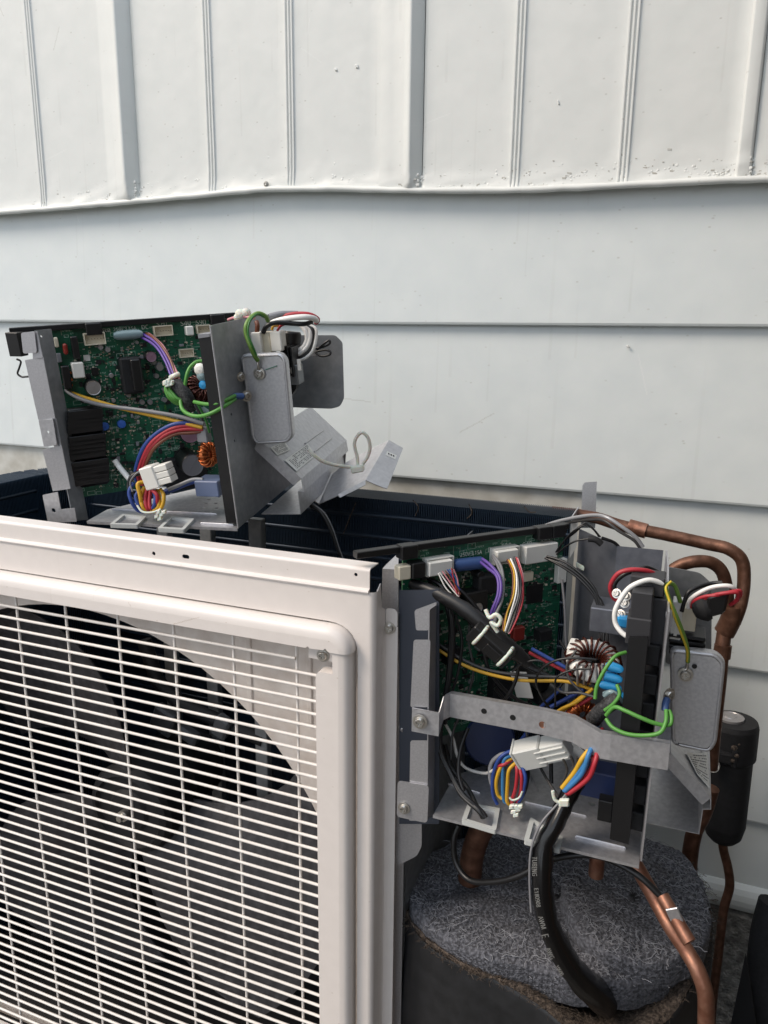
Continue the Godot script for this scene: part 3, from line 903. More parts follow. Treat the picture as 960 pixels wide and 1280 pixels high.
	nut.lathe(hub + Vector3(0, 0, 0.016), Vector3(0, 0, 1), [[0.008, 0.0], [0.008, 0.007], [0.0045, 0.0075], [0.0045, 0.014], [0.0, 0.0145]], 6)
	part("shaft_nut", nut, M.screw_steel, fn)
	for k in 3:
		var mid := deg_to_rad([-23.0, 136.0, 226.0][k])
		var rows := []
		for i in 15:
			var t := i / 14.0
			var line := PackedVector3Array()
			for j in 11:
				var q := j / 10.0
				var r := lerpf(0.058, 0.300, q)
				var sweep := lerpf(-0.25, 0.30, q * q)
				var half: float = lerpf(0.62, [0.77, 0.6, 0.42][k], q)
				var a := mid + sweep + lerpf(-half, half, t)
				var zc := lerpf(0.035, -0.045, t) * lerpf(0.7, 1.1, q) + 0.012 * sin(t * PI)
				line.append(hub + Vector3(cos(a) * r, sin(a) * r, zc - 0.012))
			rows.append(line)
		var bl := Shape.new()
		bl.grid(rows, Vector3(0, 0, 1))
		var back := []
		for line in rows:
			var l2 := PackedVector3Array()
			for p in line: l2.append(p - Vector3(0, 0, 0.0022))
			back.append(l2)
		bl.grid(back, Vector3(0, 0, -1))
		for e in [0, 14]:
			for j in 10: bl.quad(rows[e][j], rows[e][j + 1], back[e][j + 1], back[e][j], rows[e][j] - rows[7][j])
		for i in 14: bl.quad(rows[i][10], rows[i + 1][10], back[i + 1][10], back[i][10], rows[i][10] - hub)
		part("blade", bl, M.fan, fn)
	var mt := Shape.new()
	mt.lathe(hub - Vector3(0, 0, 0.13), Vector3(0, 0, 1), [[0.0, 0.0], [0.05, 0.0], [0.055, 0.01], [0.055, 0.07], [0.04, 0.085], [0.0, 0.085]], 24)
	part("fan_motor", mt, M.inside, u)
	var mb := Shape.new()
	for px in [-0.035, 0.035]: mb.box(Vector3(hub.x + px, Y - 0.57, -0.838), Vector3(0.009, 0, 0), Vector3(0, 0.36, 0), Vector3(0, 0, 0.006), 0.001)
	mb.box(Vector3(hub.x + 0.14, Y - 0.57, -0.79), Vector3(0.009, 0, 0), Vector3(0, 0.345, 0), Vector3(0, 0, 0.006), 0.001)
	part("motor_bracket", mb, M.galv_dull, u)
	for q in [[206, 900, 0.016, 0.017], [278, 908, 0.010, 0.014], [236, 918, 0.014, 0.008]]:      # pale clamp pieces on the motor bracket
		var c := Shape.new()
		c.box(at(q[0], q[1], -0.78), Vector3(q[2], -q[2] * 0.45, 0), Vector3(q[3] * 0.4, q[3], 0), Vector3(0, 0, 0.008), 0.003)
		part("motor_clamp", c, M.mount, u)
	var arm := Shape.new()
	arm.tube(PackedVector3Array([at(180, 800, -0.79), at(196, 850, -0.79), at(225, 880, -0.79), at(330, 925, -0.79)]), PackedFloat32Array([0.010]), 8)
	part("motor_arm", arm, M.inside, u)
	# --- coil: fins on a core that runs along the back and bends round the left side
	var cp := PackedVector3Array()
	cp.append(Vector3(-0.115, 0, -0.908))
	cp.append(Vector3(-0.81, 0, -0.908))
	for k in range(1, 9):
		var a := PI / 2 * k / 8
		cp.append(Vector3(-0.81 - sin(a) * 0.08, 0, -0.908 + (1.0 - cos(a)) * 0.08))
	cp.append(Vector3(-0.89, 0, -0.64))
	var y0 := 0.06; var y1 := Y - 0.2085
	var fins := Shape.new()
	var core := Shape.new()
	for i in cp.size() - 1:
		var a := cp[i]; var b := cp[i + 1]
		var d := (b - a).normalized(); var nn := d.cross(Vector3.UP)
		var m := maxi(1, int(a.distance_to(b) / 0.0023))
		for k in m:
			var p := a.lerp(b, float(k) / m)
			fins.box(Vector3(p.x, (y0 + y1) / 2, p.z), nn * 0.026, Vector3(0, (y1 - y0) / 2, 0), d * 0.00035)
		core.quad(a + nn * 0.021 + Vector3(0, y0, 0), b + nn * 0.021 + Vector3(0, y0, 0), b + nn * 0.021 + Vector3(0, y1 - 0.006, 0), a + nn * 0.021 + Vector3(0, y1 - 0.006, 0), nn)
		core.quad(a - nn * 0.021 + Vector3(0, y0, 0), b - nn * 0.021 + Vector3(0, y0, 0), b - nn * 0.021 + Vector3(0, y1 - 0.006, 0), a - nn * 0.021 + Vector3(0, y1 - 0.006, 0), -nn)
		core.quad(a + nn * 0.021 + Vector3(0, y1 - 0.006, 0), b + nn * 0.021 + Vector3(0, y1 - 0.006, 0), b - nn * 0.021 + Vector3(0, y1 - 0.006, 0), a - nn * 0.021 + Vector3(0, y1 - 0.006, 0), Vector3.UP)
	var co := part("coil", core, M.inside, u)
	part("fins", fins, M.fin, co, "stuff")
	for k in 12:
		var p := PackedVector3Array()
		for q in cp:
			p.append(q + Vector3(0, y1 - 0.022 - 0.028 * k, 0))
		for i in p.size():
			var d := (p[mini(i + 1, p.size() - 1)] - p[maxi(i - 1, 0)]).normalized()
			p[i] += Vector3.UP.cross(d) * 0.0235
		var tb := Shape.new()
		tb.tube(p, PackedFloat32Array([0.0036]), 6)
		part("coil_tube", tb, M.fin_tube, co)
	var ep := Shape.new()
	ep.box(Vector3(-0.1135, Y - 0.232, -0.908), Vector3(0.0008, 0, 0), Vector3(0, 0.025, 0), Vector3(0, 0, 0.028))
	sheet(PackedVector3Array([at(728, 607, -0.93), at(731, 603, -0.93), at(746, 602, -0.93), at(744, 660, -0.93), at(726, 660, -0.93)]), [], 0.001, Vector3(0, 0, 1), 0.0, ep)
	part("coil_end_plate", ep, M.galv, co)
	for q in [[516, 625, 523, 634, 519, 645], [586, 630, 590, 641, 584, 648], [445, 628, 436, 650, 429, 668], [655, 633, 662, 640, 670, 640]]:
		var st := Shape.new()
		st.tube(spline(PackedVector3Array([at(q[0], q[1], -0.881), at(q[2], q[3], -0.8805), at(q[4], q[5], -0.8815)]), 4), PackedFloat32Array([0.0007]), 5)
		part("dry_stalk", st, M.felt_brown, co)
	# --- inside the casing
	var pt := Shape.new()
	pt.box(Vector3(-0.2292, Y - 0.58, -0.764), Vector3(0.0008, 0, 0), Vector3(0, 0.345, 0), Vector3(0, 0, 0.112))
	part("partition", pt, M.galv_dull, u)
	var pan := Shape.new()
	pan.box(Vector3(-0.49, 0.03, -0.77), Vector3(0.432, 0, 0), Vector3(0, 0.006, 0), Vector3(0, 0, 0.168), 0.002)
	part("base_pan", pan, M.inside, u)
	for px in [-0.78, -0.2]:
		var f := Shape.new()
		f.box(Vector3(px, 0.012, -0.77), Vector3(0.03, 0, 0), Vector3(0, 0.0118, 0), Vector3(0, 0, 0.18), 0.003)
		part("foot", f, M.galv, u)
	var ls := Shape.new()
	ls.box(Vector3(ex - 0.001, Y - 0.58, -0.625), Vector3(0.001, 0, 0), Vector3(0, 0.352, 0), Vector3(0, 0, 0.024))
	part("left_post", ls, M.ivory, u)
	# --- steel post at the corner with its pointed ear, and the lower fixing tab
	var po := Shape.new()
	sheet(PackedVector3Array([at(478, 711, -0.642), at(498, 712, -0.642), at(498, 800, -0.642), at(476, 800, -0.642)]), [], 0.001, Vector3(0, 0, 1), 0.0, po)
	po.quad(at(478, 711, -0.642), at(498, 712, -0.642), at(498, 691, -0.672), at(482, 706, -0.655), Vector3(0, 1, 1))
	po.box(Vector3(-0.2345, Y - 0.60, -0.6445), Vector3(0.0068, 0, 0), Vector3(0, 0.34, 0), Vector3(0, 0, 0.0008))
	part("corner_post", po, M.galv, u)
	var lt := Shape.new()
	sheet(PackedVector3Array([at(496, 977, -0.636), at(527, 985, -0.636), at(527, 1058, -0.636), at(521, 1070, -0.636), at(495, 1083, -0.636)]), [], 0.001, Vector3(0, 0, 1), 0.004, lt)
	part("fixing_tab", lt, M.galv, u)
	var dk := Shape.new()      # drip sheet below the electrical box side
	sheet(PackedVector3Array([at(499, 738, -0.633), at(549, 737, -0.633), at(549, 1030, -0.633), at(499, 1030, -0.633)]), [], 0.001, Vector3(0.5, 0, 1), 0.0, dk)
	part("inner_sheet", dk, M.shaded_sheet, u)
	screw(u, at(503, 790, -0.645), Vector3(1, 0, 0.6), 0.003)

func bezel(s: Shape, path: PackedVector2Array, prof: Array, dz: float) -> void:     # a rounded edge swept along a path in the panel's plane
	var rows := []
	for i in path.size():
		var t := (path[mini(i + 1, path.size() - 1)] - path[maxi(i - 1, 0)]).normalized()
		var inw := Vector2(t.y, -t.x)
		var line := PackedVector3Array()
		for q in prof:
			var p: Vector2 = path[i] + inw * q[0]
			line.append(Vector3(p.x, EYE.y + p.y, q[1] + dz))
		rows.append(line)
	s.grid(rows, Vector3(0.1, 0.1, 1))

# ------------------------------------------------------------------ compressor in its felt jacket
func build_compressor() -> void:
	var Y := EYE.y
	var c := thing("compressor", "compressor wrapped in grey felt and black vinyl under the lower control box", "compressor", Vector3(-0.078, 0.04, -0.715))
	var wob := FastNoiseLite.new()
	wob.seed = 9; wob.frequency = 22.0; wob.fractal_octaves = 4
	var outline := PackedVector3Array()
	for q in [[886, 1130], [879, 1165], [858, 1196], [812, 1220], [765, 1228], [715, 1222], [660, 1206], [600, 1192], [545, 1163], [512, 1125], [516, 1085], [545, 1058], [600, 1040], [660, 1032], [720, 1030], [790, 1037], [850, 1062], [878, 1095]]:
		outline.append(level(q[0], q[1], -0.585))
	outline.append(outline[0])
	var ol := spline(outline, 5)
	ol.remove_at(ol.size() - 1)
	var mid := Vector3.ZERO
	for p in ol: mid += p / ol.size()
	felt_cap(c, "top_felt", ol, mid, 0.0, 0.032, wob, 4200)
	var disc := PackedVector3Array()
	var dc := level(792, 1132, -0.578)
	for k in 48: disc.append(dc + Vector3(cos(TAU * k / 48) * 0.073, 0, sin(TAU * k / 48) * 0.088))
	felt_cap(c, "accumulator_felt", disc, dc, 0.011, 0.03, wob, 2600)
	# vinyl wrap with a torn brown felt edge
	var vr := []
	for d in [[0.0, 0.004], [-0.004, 0.0062], [-0.03, 0.008], [-0.12, 0.010], [-0.33, 0.008]]:
		var line := PackedVector3Array()
		for k in ol.size() + 1:
			var p := ol[k % ol.size()]
			var out := (p - mid); out.y = 0; out = out.normalized()
			var slack := exp(-pow((atan2(out.z, out.x) - 1.05) / 0.6, 2))
			var dip := 0.0 - 0.028 * slack
			var q: Vector3 = p + out * (0.020 * slack + d[1] + wob.get_noise_3d(p.x * 0.6, d[0] * 0.8, p.z * 0.6) * 0.005)
			q.y = Y - 0.603 + d[0] + dip * exp(d[0] / 0.12)
			line.append(q)
		vr.append(line)
	var vs := Shape.new()
	vs.grid(vr, Vector3.ZERO)
	fix_outward(vs, mid)
	part("vinyl_wrap", vs, M.vinyl, c)
	var br := []
	for d in [[0.0042, -0.001], [0.003, 0.003], [0.002, 0.002], [-0.014, -0.006], [-0.03, -0.016]]:
		var line := PackedVector3Array()
		for k in ol.size() + 1:
			var p := ol[k % ol.size()]
			var out := (p - mid); out.y = 0; out = out.normalized()
			var slack := exp(-pow((atan2(out.z, out.x) - 1.05) / 0.6, 2))
			var dip := 0.0 - 0.028 * slack
			var q: Vector3 = p + out * (d[0] + (0.020 * slack if d[0] > 0.004 else (0.014 * slack if d[0] > 0.0025 else 0.004 * slack)) + wob.get_noise_3d(p.x, d[0] * 3.0, p.z) * 0.004)
			q.y = Y - 0.603 + d[1] + dip + wob.get_noise_3d(p.x * 3, d[0] * 9, p.z * 3) * 0.006
			line.append(q)
		br.append(line)
	var bs := Shape.new()
	bs.grid(br, Vector3.UP)
	part("torn_felt_edge", bs, M.felt_brown, c)
	var fl := Shape.new()
	for i in 1500:
		var p := ol[rng.randi_range(0, ol.size() - 1)]
		var out := (p - mid); out.y = 0; out = out.normalized()
		var slack := exp(-pow((atan2(out.z, out.x) - 1.05) / 0.6, 2))
		var dip := 0.0 - 0.028 * slack
		var q := p + out * rng.randf_range(-0.006, 0.012 + 0.012 * slack)
		q.y = Y - 0.603 + dip + 0.002
		fibre(fl, q, 0.010)
	part("loose_fibres", fl, M.felt_brown, c, "stuff")

func fix_outward(s: Shape, mid: Vector3) -> void:
	for i in s.n.size():
		var d := s.v[i] - mid; d.y = 0
		if s.n[i].dot(d) < 0: s.n[i] = -s.n[i]
	for t in range(0, s.v.size(), 3):
		if (s.v[t + 1] - s.v[t]).cross(s.v[t + 2] - s.v[t]).dot(s.n[t]) > 0:
			var v := s.v[t + 1]; s.v[t + 1] = s.v[t + 2]; s.v[t + 2] = v
			var n := s.n[t + 1]; s.n[t + 1] = s.n[t + 2]; s.n[t + 2] = n
func fibre(s: Shape, p: Vector3, l: float) -> void:
	var d := Vector3(rng.randf_range(-1, 1), rng.randf_range(-0.15, 0.35), rng.randf_range(-1, 1)).normalized() * l * rng.randf_range(0.5, 1.3)
	var e := Vector3(rng.randf_range(-1, 1), rng.randf_range(0.0, 0.4), rng.randf_range(-1, 1)) * l * 0.35
	var r := rng.randf_range(0.00013, 0.0003)
	s.tube(PackedVector3Array([p - d * 0.5, p + e * 0.5, p + d * 0.5]), PackedFloat32Array([r]), 3, false)
func felt_cap(c: Node3D, called: String, ol: PackedVector3Array, mid: Vector3, lift: float, thick: float, wob: FastNoiseLite, fibres: int) -> void:
	var rows := []
	var top := ol[0].y
	for d in [[0.0, 0.0], [0.12, 0.0], [0.25, 0.001], [0.38, 0.001], [0.5, 0.001], [0.62, 0.001], [0.74, 0.0], [0.85, 0.0], [0.94, -0.0005], [0.985, -0.0025], [1.0, -0.006], [1.0, -thick], [0.9, -thick - 0.004]]:
		var line := PackedVector3Array()
		for k in ol.size() + 1:
			var p := mid.lerp(ol[k % ol.size()], d[0])
			p.y = top + lift + d[1] + wob.get_noise_2d(p.x * 1.6, p.z * 1.6 + d[1] * 8) * 0.006
			var out := (ol[k % ol.size()] - mid).normalized()
			if d[0] > 0.9: p += out * wob.get_noise_3d(p.x * 2, d[1] * 20, p.z * 2) * 0.004
			line.append(p)
		rows.append(line)
	var s := Shape.new()
	s.grid(rows, Vector3.ZERO)
	for i in s.n.size():
		var d := (s.v[i] - mid); d.y = 0
		if s.n[i].dot(Vector3.UP + d.normalized() * 0.8) < 0: s.n[i] = -s.n[i]
	for t in range(0, s.v.size(), 3):
		if (s.v[t + 1] - s.v[t]).cross(s.v[t + 2] - s.v[t]).dot(s.n[t]) > 0:
			var v := s.v[t + 1]; s.v[t + 1] = s.v[t + 2]; s.v[t + 2] = v
			var n := s.n[t + 1]; s.n[t + 1] = s.n[t + 2]; s.n[t + 2] = n
	var cap := part(called, s, M.felt, c)
	var f := Shape.new()
	for i in fibres:
		var k := rng.randi_range(0, ol.size() - 1)
		var t := sqrt(rng.randf())
		var p := mid.lerp(ol[k], t)
		p.y = top + lift + wob.get_noise_2d(p.x * 1.6, p.z * 1.6) * 0.006 + (-0.006 * pow(t, 30)) + 0.0004
		if t > 0.97: p.y -= rng.randf() * thick * 0.8
		fibre(f, p, 0.0048 if i % 14 else 0.009)
	for i in fibres / 9:       # long strands matted into swirls
		var k := rng.randi_range(0, ol.size() - 1)
		var t := sqrt(rng.randf()) * 0.97
		var p := mid.lerp(ol[k], t)
		var a := wob.get_noise_2d(p.x * 0.5, p.z * 0.5) * 9.0 + rng.randf_range(-0.35, 0.35)
		var line := PackedVector3Array()
		for j in 6:
			var q := p + Vector3(cos(a), 0, sin(a)) * 0.0028 * j
			a += rng.randf_range(-0.3, 0.3)
			q.y = top + lift + wob.get_noise_2d(q.x * 1.6, q.z * 1.6) * 0.006 + 0.0004
			line.append(q); p = p
		f.tube(line, PackedFloat32Array([rng.randf_range(0.00015, 0.00036)]), 4, false)
	part("felt_fibres", f, M.felt_fibre, cap, "stuff")

# ------------------------------------------------------------------ pipes, cables and the valve at the right
func pipe(called: String, label: String, cat: String, mat: String, r: float, pts: Array, z := 0.0, group := "") -> Node3D:
	var p := PackedVector3Array()
	for q in pts: p.append(at(q[0], q[1], q[2] if q.size() > 2 else z))
	var low := p[0]
	for q in p: if q.y < low.y: low = q
	var t := thing(called, label, cat, low, group)
	var s := Shape.new()
	s.tube(spline(p, 8), PackedFloat32Array([r]), 14)
	part("tube", s, M[mat], t)
	return t
func build_pipes() -> void:
	var a := pipe("copper_pipe", "long brown copper pipe running from the coil, bending down at the wall", "pipe", "copper_dark", 0.0071, [[690, 640, -0.93], [740, 646, -0.93], [780, 658, -0.925], [830, 668, -0.92], [885, 680, -0.915], [910, 686, -0.91], [927, 700, -0.908], [930, 725, -0.905], [926, 755, -0.90], [918, 778, -0.90]])
	var sl := Shape.new()
	sl.tube(PackedVector3Array([at(786, 658, -0.925), at(808, 664, -0.922)]), PackedFloat32Array([0.0090]), 14)
	part("joint_sleeve", sl, M.copper, a)
	var b := pipe("copper_pipe", "short looping copper pipe joining the long brown pipe beside the ferrite", "pipe", "copper_dark", 0.0070, [[836, 716, -0.88], [850, 707, -0.88], [868, 702, -0.88], [888, 703, -0.885], [902, 714, -0.89], [908, 735, -0.895], [910, 758, -0.90], [912, 776, -0.90]])
	b.set_meta("kind", "thing")
	var jn := pipe("pipe_joint", "brazed copper fork where the two upper pipes meet", "pipe joint", "copper_dark", 0.0112, [[915, 757, -0.90], [914, 772, -0.90], [909, 784, -0.90], [905, 791, -0.90]])
	var dn := Shape.new()
	dn.tube(spline(PackedVector3Array([at(906, 786, -0.90), at(902, 815, -0.89), at(899, 850, -0.885), at(893, 905, -0.88), at(888, 960, -0.88)])), PackedFloat32Array([0.008]), 14)
	part("stem", dn, M.copper_dark, jn)
	var rg := Shape.new()
	rg.tube(PackedVector3Array([at(904, 806, -0.892), at(902, 822, -0.89)]), PackedFloat32Array([0.0094]), 14)
	part("brazed_collar", rg, M.copper_dark, jn)
	pipe("copper_pipe", "thin kinked copper pipe dropping below the black insulated valve", "pipe", "copper_dark", 0.0058, [[903, 1035, -0.99], [904, 1060, -0.99], [910, 1085, -0.99], [912, 1108, -0.99], [905, 1135, -0.985], [901, 1165, -0.98], [897, 1200, -0.975], [891, 1250, -0.97], [888, 1290, -0.97]])
	pipe("copper_pipe", "dark short copper pipe half hidden behind the sloped steel hood", "pipe", "copper_dark", 0.0095, [[889, 985, -0.90], [880, 1015, -0.90], [868, 1040, -0.90], [862, 1075, -0.90], [862, 1110, -0.90]])
	var dch := pipe("copper_pipe", "bright copper pipe with a clipped sensor sleeve bending down past the felt", "pipe", "copper", 0.0068, [[785, 1062, -0.66], [797, 1085, -0.65], [818, 1122, -0.64], [838, 1158, -0.625], [858, 1188, -0.615], [873, 1215, -0.605], [882, 1245, -0.60], [882, 1290, -0.60]])
	var ss := Shape.new()
	ss.tube(PackedVector3Array([at(828, 1120, -0.618), at(862, 1178, -0.595)]), PackedFloat32Array([0.0058]), 14)
	part("sensor_sleeve", ss, M.copper, dch)
	var cl := Shape.new()
	cl.box(at(843, 1144, -0.603), Vector3(0.003, -0.006, 0), Vector3(0.0045, 0.0025, 0), Vector3(0, 0, 0.001), 0.0005)
	part("spring_clip", cl, M.galv, dch)
	pipe("copper_pipe", "thick shaded copper pipe rising behind the fixing tab at left", "pipe", "copper_dark", 0.0125, [[612, 1020, -0.70], [598, 1045, -0.70], [590, 1072, -0.70], [587, 1100, -0.70]])
	pipe("copper_pipe", "stub of copper pipe behind the black sleeve on the felt top", "pipe", "copper", 0.0075, [[748, 1062, -0.70], [746, 1080, -0.70], [745, 1094, -0.70]])
	# black insulated valve near the wall
	var v0 := at(917, 900, -0.99); var v1 := at(904, 1046, -0.985)
	var v := thing("insulated_valve", "black foam wrapped valve with a round silver cap by the wall", "valve", v1)
	var ax := (v0 - v1).normalized(); var l := v0.distance_to(v1)
	var s := Shape.new()
	s.lathe(v1, ax, [[0.006, -0.004], [0.016, -0.003], [0.022, 0.004], [0.0255, 0.02], [0.0265, l * 0.5], [0.027, l - 0.05]], 28)
	part("foam_body", s, M.black_matt, v)
	var s2 := Shape.new()
	s2.lathe(v1 + ax * (l - 0.052), ax, [[0.0272, 0.0], [0.030, 0.004], [0.0305, 0.046], [0.0285, 0.052], [0.016, 0.053], [0.0, 0.053]], 28)
	part("foam_collar", s2, M.black_matt, v)
	var s3 := Shape.new()
	var capc := v0 + ax * 0.001 - Vector3(0.004, 0, 0)
	s3.lathe(capc, ax, [[0.0165, 0.0], [0.0165, 0.003], [0.0145, 0.0032], [0.014, 0.0024], [0.008, 0.0024], [0.006, 0.0036], [0.0, 0.0036]], 24)
	part("silver_cap", s3, M.can_top, v)
	var s4 := Shape.new()
	s4.box(at(902, 945, -0.958), Vector3(0.012, 0, 0), Vector3(0, 0.006, 0), Vector3(0, 0, 0.006), 0.001)
	s4.box(at(918, 948, -0.958), Vector3(0.003, 0, 0), Vector3(0, 0.011, 0), Vector3(0, 0, 0.005), 0.001)
	part("foam_seam", s4, M.black_rough, v)
	var s5 := Shape.new()
	for q in [[918, 935, 0.004], [921, 945, 0.003], [916, 951, 0.0028], [924, 931, 0.0015]]: s5.lathe(at(q[0], q[1], -0.951), Vector3(0, 0, 1), [[q[2], 0], [q[2] * 0.6, q[2] * 0.5], [0.0, q[2] * 0.7]], 7)
	part("glue_blob", s5, M.felt_brown, v)
	var s6 := Shape.new()
	s6.lathe(at(893, 956, -0.955), Vector3(-0.2, 0.1, 1), [[0.007, 0.0], [0.007, 0.008], [0.0045, 0.009], [0.0045, 0.014], [0.0, 0.014]], 12)
	part("white_nipple", s6, M.white_plastic, v)
	# lower right corner
	var ip := pipe("insulated_pipe", "black foam lagged pipe at the lower right edge", "pipe", "black_rough", 0.020, [[972, 1130, -0.86], [962, 1170, -0.85], [957, 1220, -0.84], [962, 1262, -0.83], [975, 1300, -0.83]])
	ip.set_meta("kind", "thing")
	var bp := thing("corner_plate", "dark pointed sheet metal plate at the lower right beside the lagged pipe", "metal plate", level(928, 1275, -0.90))
	var ps := Shape.new()
	sheet(PackedVector3Array([at(932, 1192, -0.78), at(946, 1290, -0.78), at(945, 1400, -0.78), at(880, 1400, -0.80), at(912, 1290, -0.80)]), [], 0.0012, Vector3(0, 0, 1), 0.0, ps)
	part("plate", ps, M.inside, bp)
	# cables
	var g := thing("sensor_cable", "twin grey sensor cable arching over the top of the grey steel sheet", "cable", at(803, 683, -0.75))
	w2(g, "lead", "silver_cable", 0.0021, [[640, 700, -0.84], [662, 668, -0.83], [685, 656, -0.81], [712, 649, -0.79], [740, 645, -0.77], [757, 646, -0.755], [775, 657, -0.75], [795, 671, -0.75], [803, 684, -0.752]])
	w2(g, "lead", "dark_grey_wire", 0.0017, [[648, 702, -0.838], [670, 672, -0.828], [690, 660, -0.81], [716, 653, -0.79], [742, 649, -0.77], [756, 651, -0.755], [772, 663, -0.75], [792, 675, -0.75], [800, 686, -0.752]])
	var d := thing("black_cable", "thin black cable looping from the box over the felt to the copper pipe", "cable", at(600, 1103, -0.66))
	w2(d, "lead", "black_wire", 0.0033, [[574, 1032, -0.66], [568, 1050, -0.655], [570, 1078, -0.65], [588, 1100, -0.64], [620, 1103, -0.63], [650, 1094, -0.625], [680, 1078, -0.625], [710, 1069, -0.63], [745, 1070, -0.63], [775, 1081, -0.625], [802, 1098, -0.62], [825, 1118, -0.618]])
	var e := thing("sleeved_cable", "thick glossy black sleeved cable hanging from the tray into the compressor jacket", "cable", at(740, 1246, -0.60))
	var pp := PackedVector3Array(); var rr := PackedFloat32Array()
	var rad := [0.0100, 0.0112, 0.0104, 0.0118, 0.0126, 0.0126, 0.0128, 0.0136, 0.0146, 0.0150]
	var ctl := [[722, 975, -0.628], [708, 1000, -0.615], [694, 1030, -0.603], [681, 1055, -0.597], [678, 1085, -0.59], [679, 1120, -0.585], [686, 1155, -0.585], [702, 1190, -0.59], [724, 1222, -0.60], [758, 1252, -0.634]]
	for q in ctl: pp.append(at(q[0], q[1], q[2]))
	pp = spline(pp, 8)
	for i in pp.size():
		var t := float(i) / 8.0
		var k := mini(int(t), rad.size() - 2)
		rr.append(lerpf(rad[k], rad[k + 1], t - k) * (1.0 + 0.04 * sin(i * 1.3) + 0.05 * sin(i * 0.47 + 1.0)))
	var es := Shape.new()
	es.tube(pp, rr, 18, true, 0.72)
	part("sleeve", es, M.black_gloss, e)
	var seam := PackedVector3Array()
	for q in [[718, 980, -0.614], [700, 1002, -0.606], [676, 1030, -0.596], [664, 1062, -0.588], [662, 1100, -0.582], [664, 1140, -0.578]]: seam.append(at(q[0], q[1], q[2]))
	var sm := Shape.new()
	sm.tube(spline(seam, 6), PackedFloat32Array([0.0011]), 6)
	part("sleeve_edge", sm, M.grey_wire, e)
	var prints := [["TUBING", 668, 1066, 668, 1100], ["E180908", 669, 1104, 674, 1140], ["AWM", 675, 1145, 680, 1162], ["E", 680, 1166, 682, 1174], ["AWG", 684, 1184, 691, 1200], ["10600", 694, 1204, 705, 1222]]
	for q in prints:
		var p0 := at(q[1], q[2], -0.5705); var p1 := at(q[3], q[4], -0.5710)
		var n := (EYE - p0).normalized()
		var ux := (p1 - p0).normalized()
		letters(q[0], (p0 + p1) / 2, ux, n.cross(ux), p0.distance_to(p1) / (q[0].length() * 1.15), "print_dull", e)
	var h := thing("thin_cable", "thin black cable dropping behind the front panel in front of the coil", "cable", at(432, 712, -0.80))
	w2(h, "lead", "black_wire", 0.0026, [[388, 632, -0.80], [402, 640, -0.80], [413, 660, -0.80], [422, 685, -0.80], [432, 712, -0.80], [440, 760, -0.80]])
	w2(h, "sheath_edge", "grey_wire", 0.0006, [[391, 630, -0.797], [406, 641, -0.797], [416, 660, -0.797], [424, 684, -0.797], [431, 705, -0.797]])

# ------------------------------------------------------------------ things on a circuit board
class Board:
	var o: Vector3
	var u: Vector3
	var d: Vector3      # down the board
	var n: Vector3      # out of the board
func bp(b: Board, x: float, y: float, h := 0.0) -> Vector3:
	return onplane(x, y, b.o + b.n * h, b.n)
func chip(parent: Node, called: String, mat: String, b: Board, x0: float, y0: float, x1: float, y1: float, h: float, bevel := 0.0006, base := 0.0) -> MeshInstance3D:
	var p := bp(b, x0, y0, h); var q := bp(b, x1, y1, h)
	var du := absf((q - p).dot(b.u)) / 2; var dd := absf((q - p).dot(b.d)) / 2
	var s := Shape.new()
	s.box((p + q) / 2 - b.n * (h - base) / 2, b.u * du, b.d * dd, b.n * (h - base) / 2, bevel)
	return part(called, s, M[mat], parent)
func can(parent: Node, called: String, b: Board, x: float, y: float, r: float, h: float, top := "can_top", body := "black") -> void:
	var p := bp(b, x, y, h)
	var s := Shape.new()
	s.lathe(p - b.n * h, b.n, [[r, 0.0], [r, h * 0.12], [r * 0.94, h * 0.16], [r, h * 0.2], [r, h - r * 0.12], [r * 0.93, h]], 20)
	var o := part(called, s, M[body], parent)
	var t := Shape.new()
	t.lathe(p - b.n * 0.0002, b.n, [[r * 0.93, 0.0], [r * 0.86, -0.0004], [0.0, -0.0004]], 20)
	for a in [0.6, 0.6 + PI / 2]: t.box(p - b.n * 0.0004, (b.u * cos(a) + b.d * sin(a)) * r * 0.7, (b.d * cos(a) - b.u * sin(a)) * r * 0.03, b.n * 0.0002)
	part("vent_top", t, M[top], o)
func socket(parent: Node, b: Board, x0: float, y0: float, x1: float, y1: float, h: float, pins: int, mat := "cream_plastic") -> void:
	var p := bp(b, x0, y0, h); var q := bp(b, x1, y1, h)
	var c := (p + q) / 2 - b.n * h / 2
	var du := absf((q - p).dot(b.u)) / 2; var dd := absf((q - p).dot(b.d)) / 2
	var w := 0.0009
	var s := Shape.new()
	for k in [-1.0, 1.0]:
		s.box(c + b.u * (du - w / 2) * k, b.u * w / 2, b.d * dd, b.n * h / 2)
		s.box(c + b.d * (dd - w / 2) * k, b.u * (du - w * 1.01), b.d * w / 2, b.n * h / 2 * 0.995)
	s.box(c - b.n * h * 0.3, b.u * (du - w * 1.02), b.d * (dd - w * 1.02), b.n * h * 0.15)
	var o := part("connector", s, M[mat], parent)
	var t := Shape.new()
	for k in pins: t.box(c + b.u * (-du + 2 * du * (k + 0.5) / pins) + b.n * h * 0.12, b.u * 0.0003, b.d * 0.0003, b.n * h * 0.28)
	part("pins", t, M.pin, o)
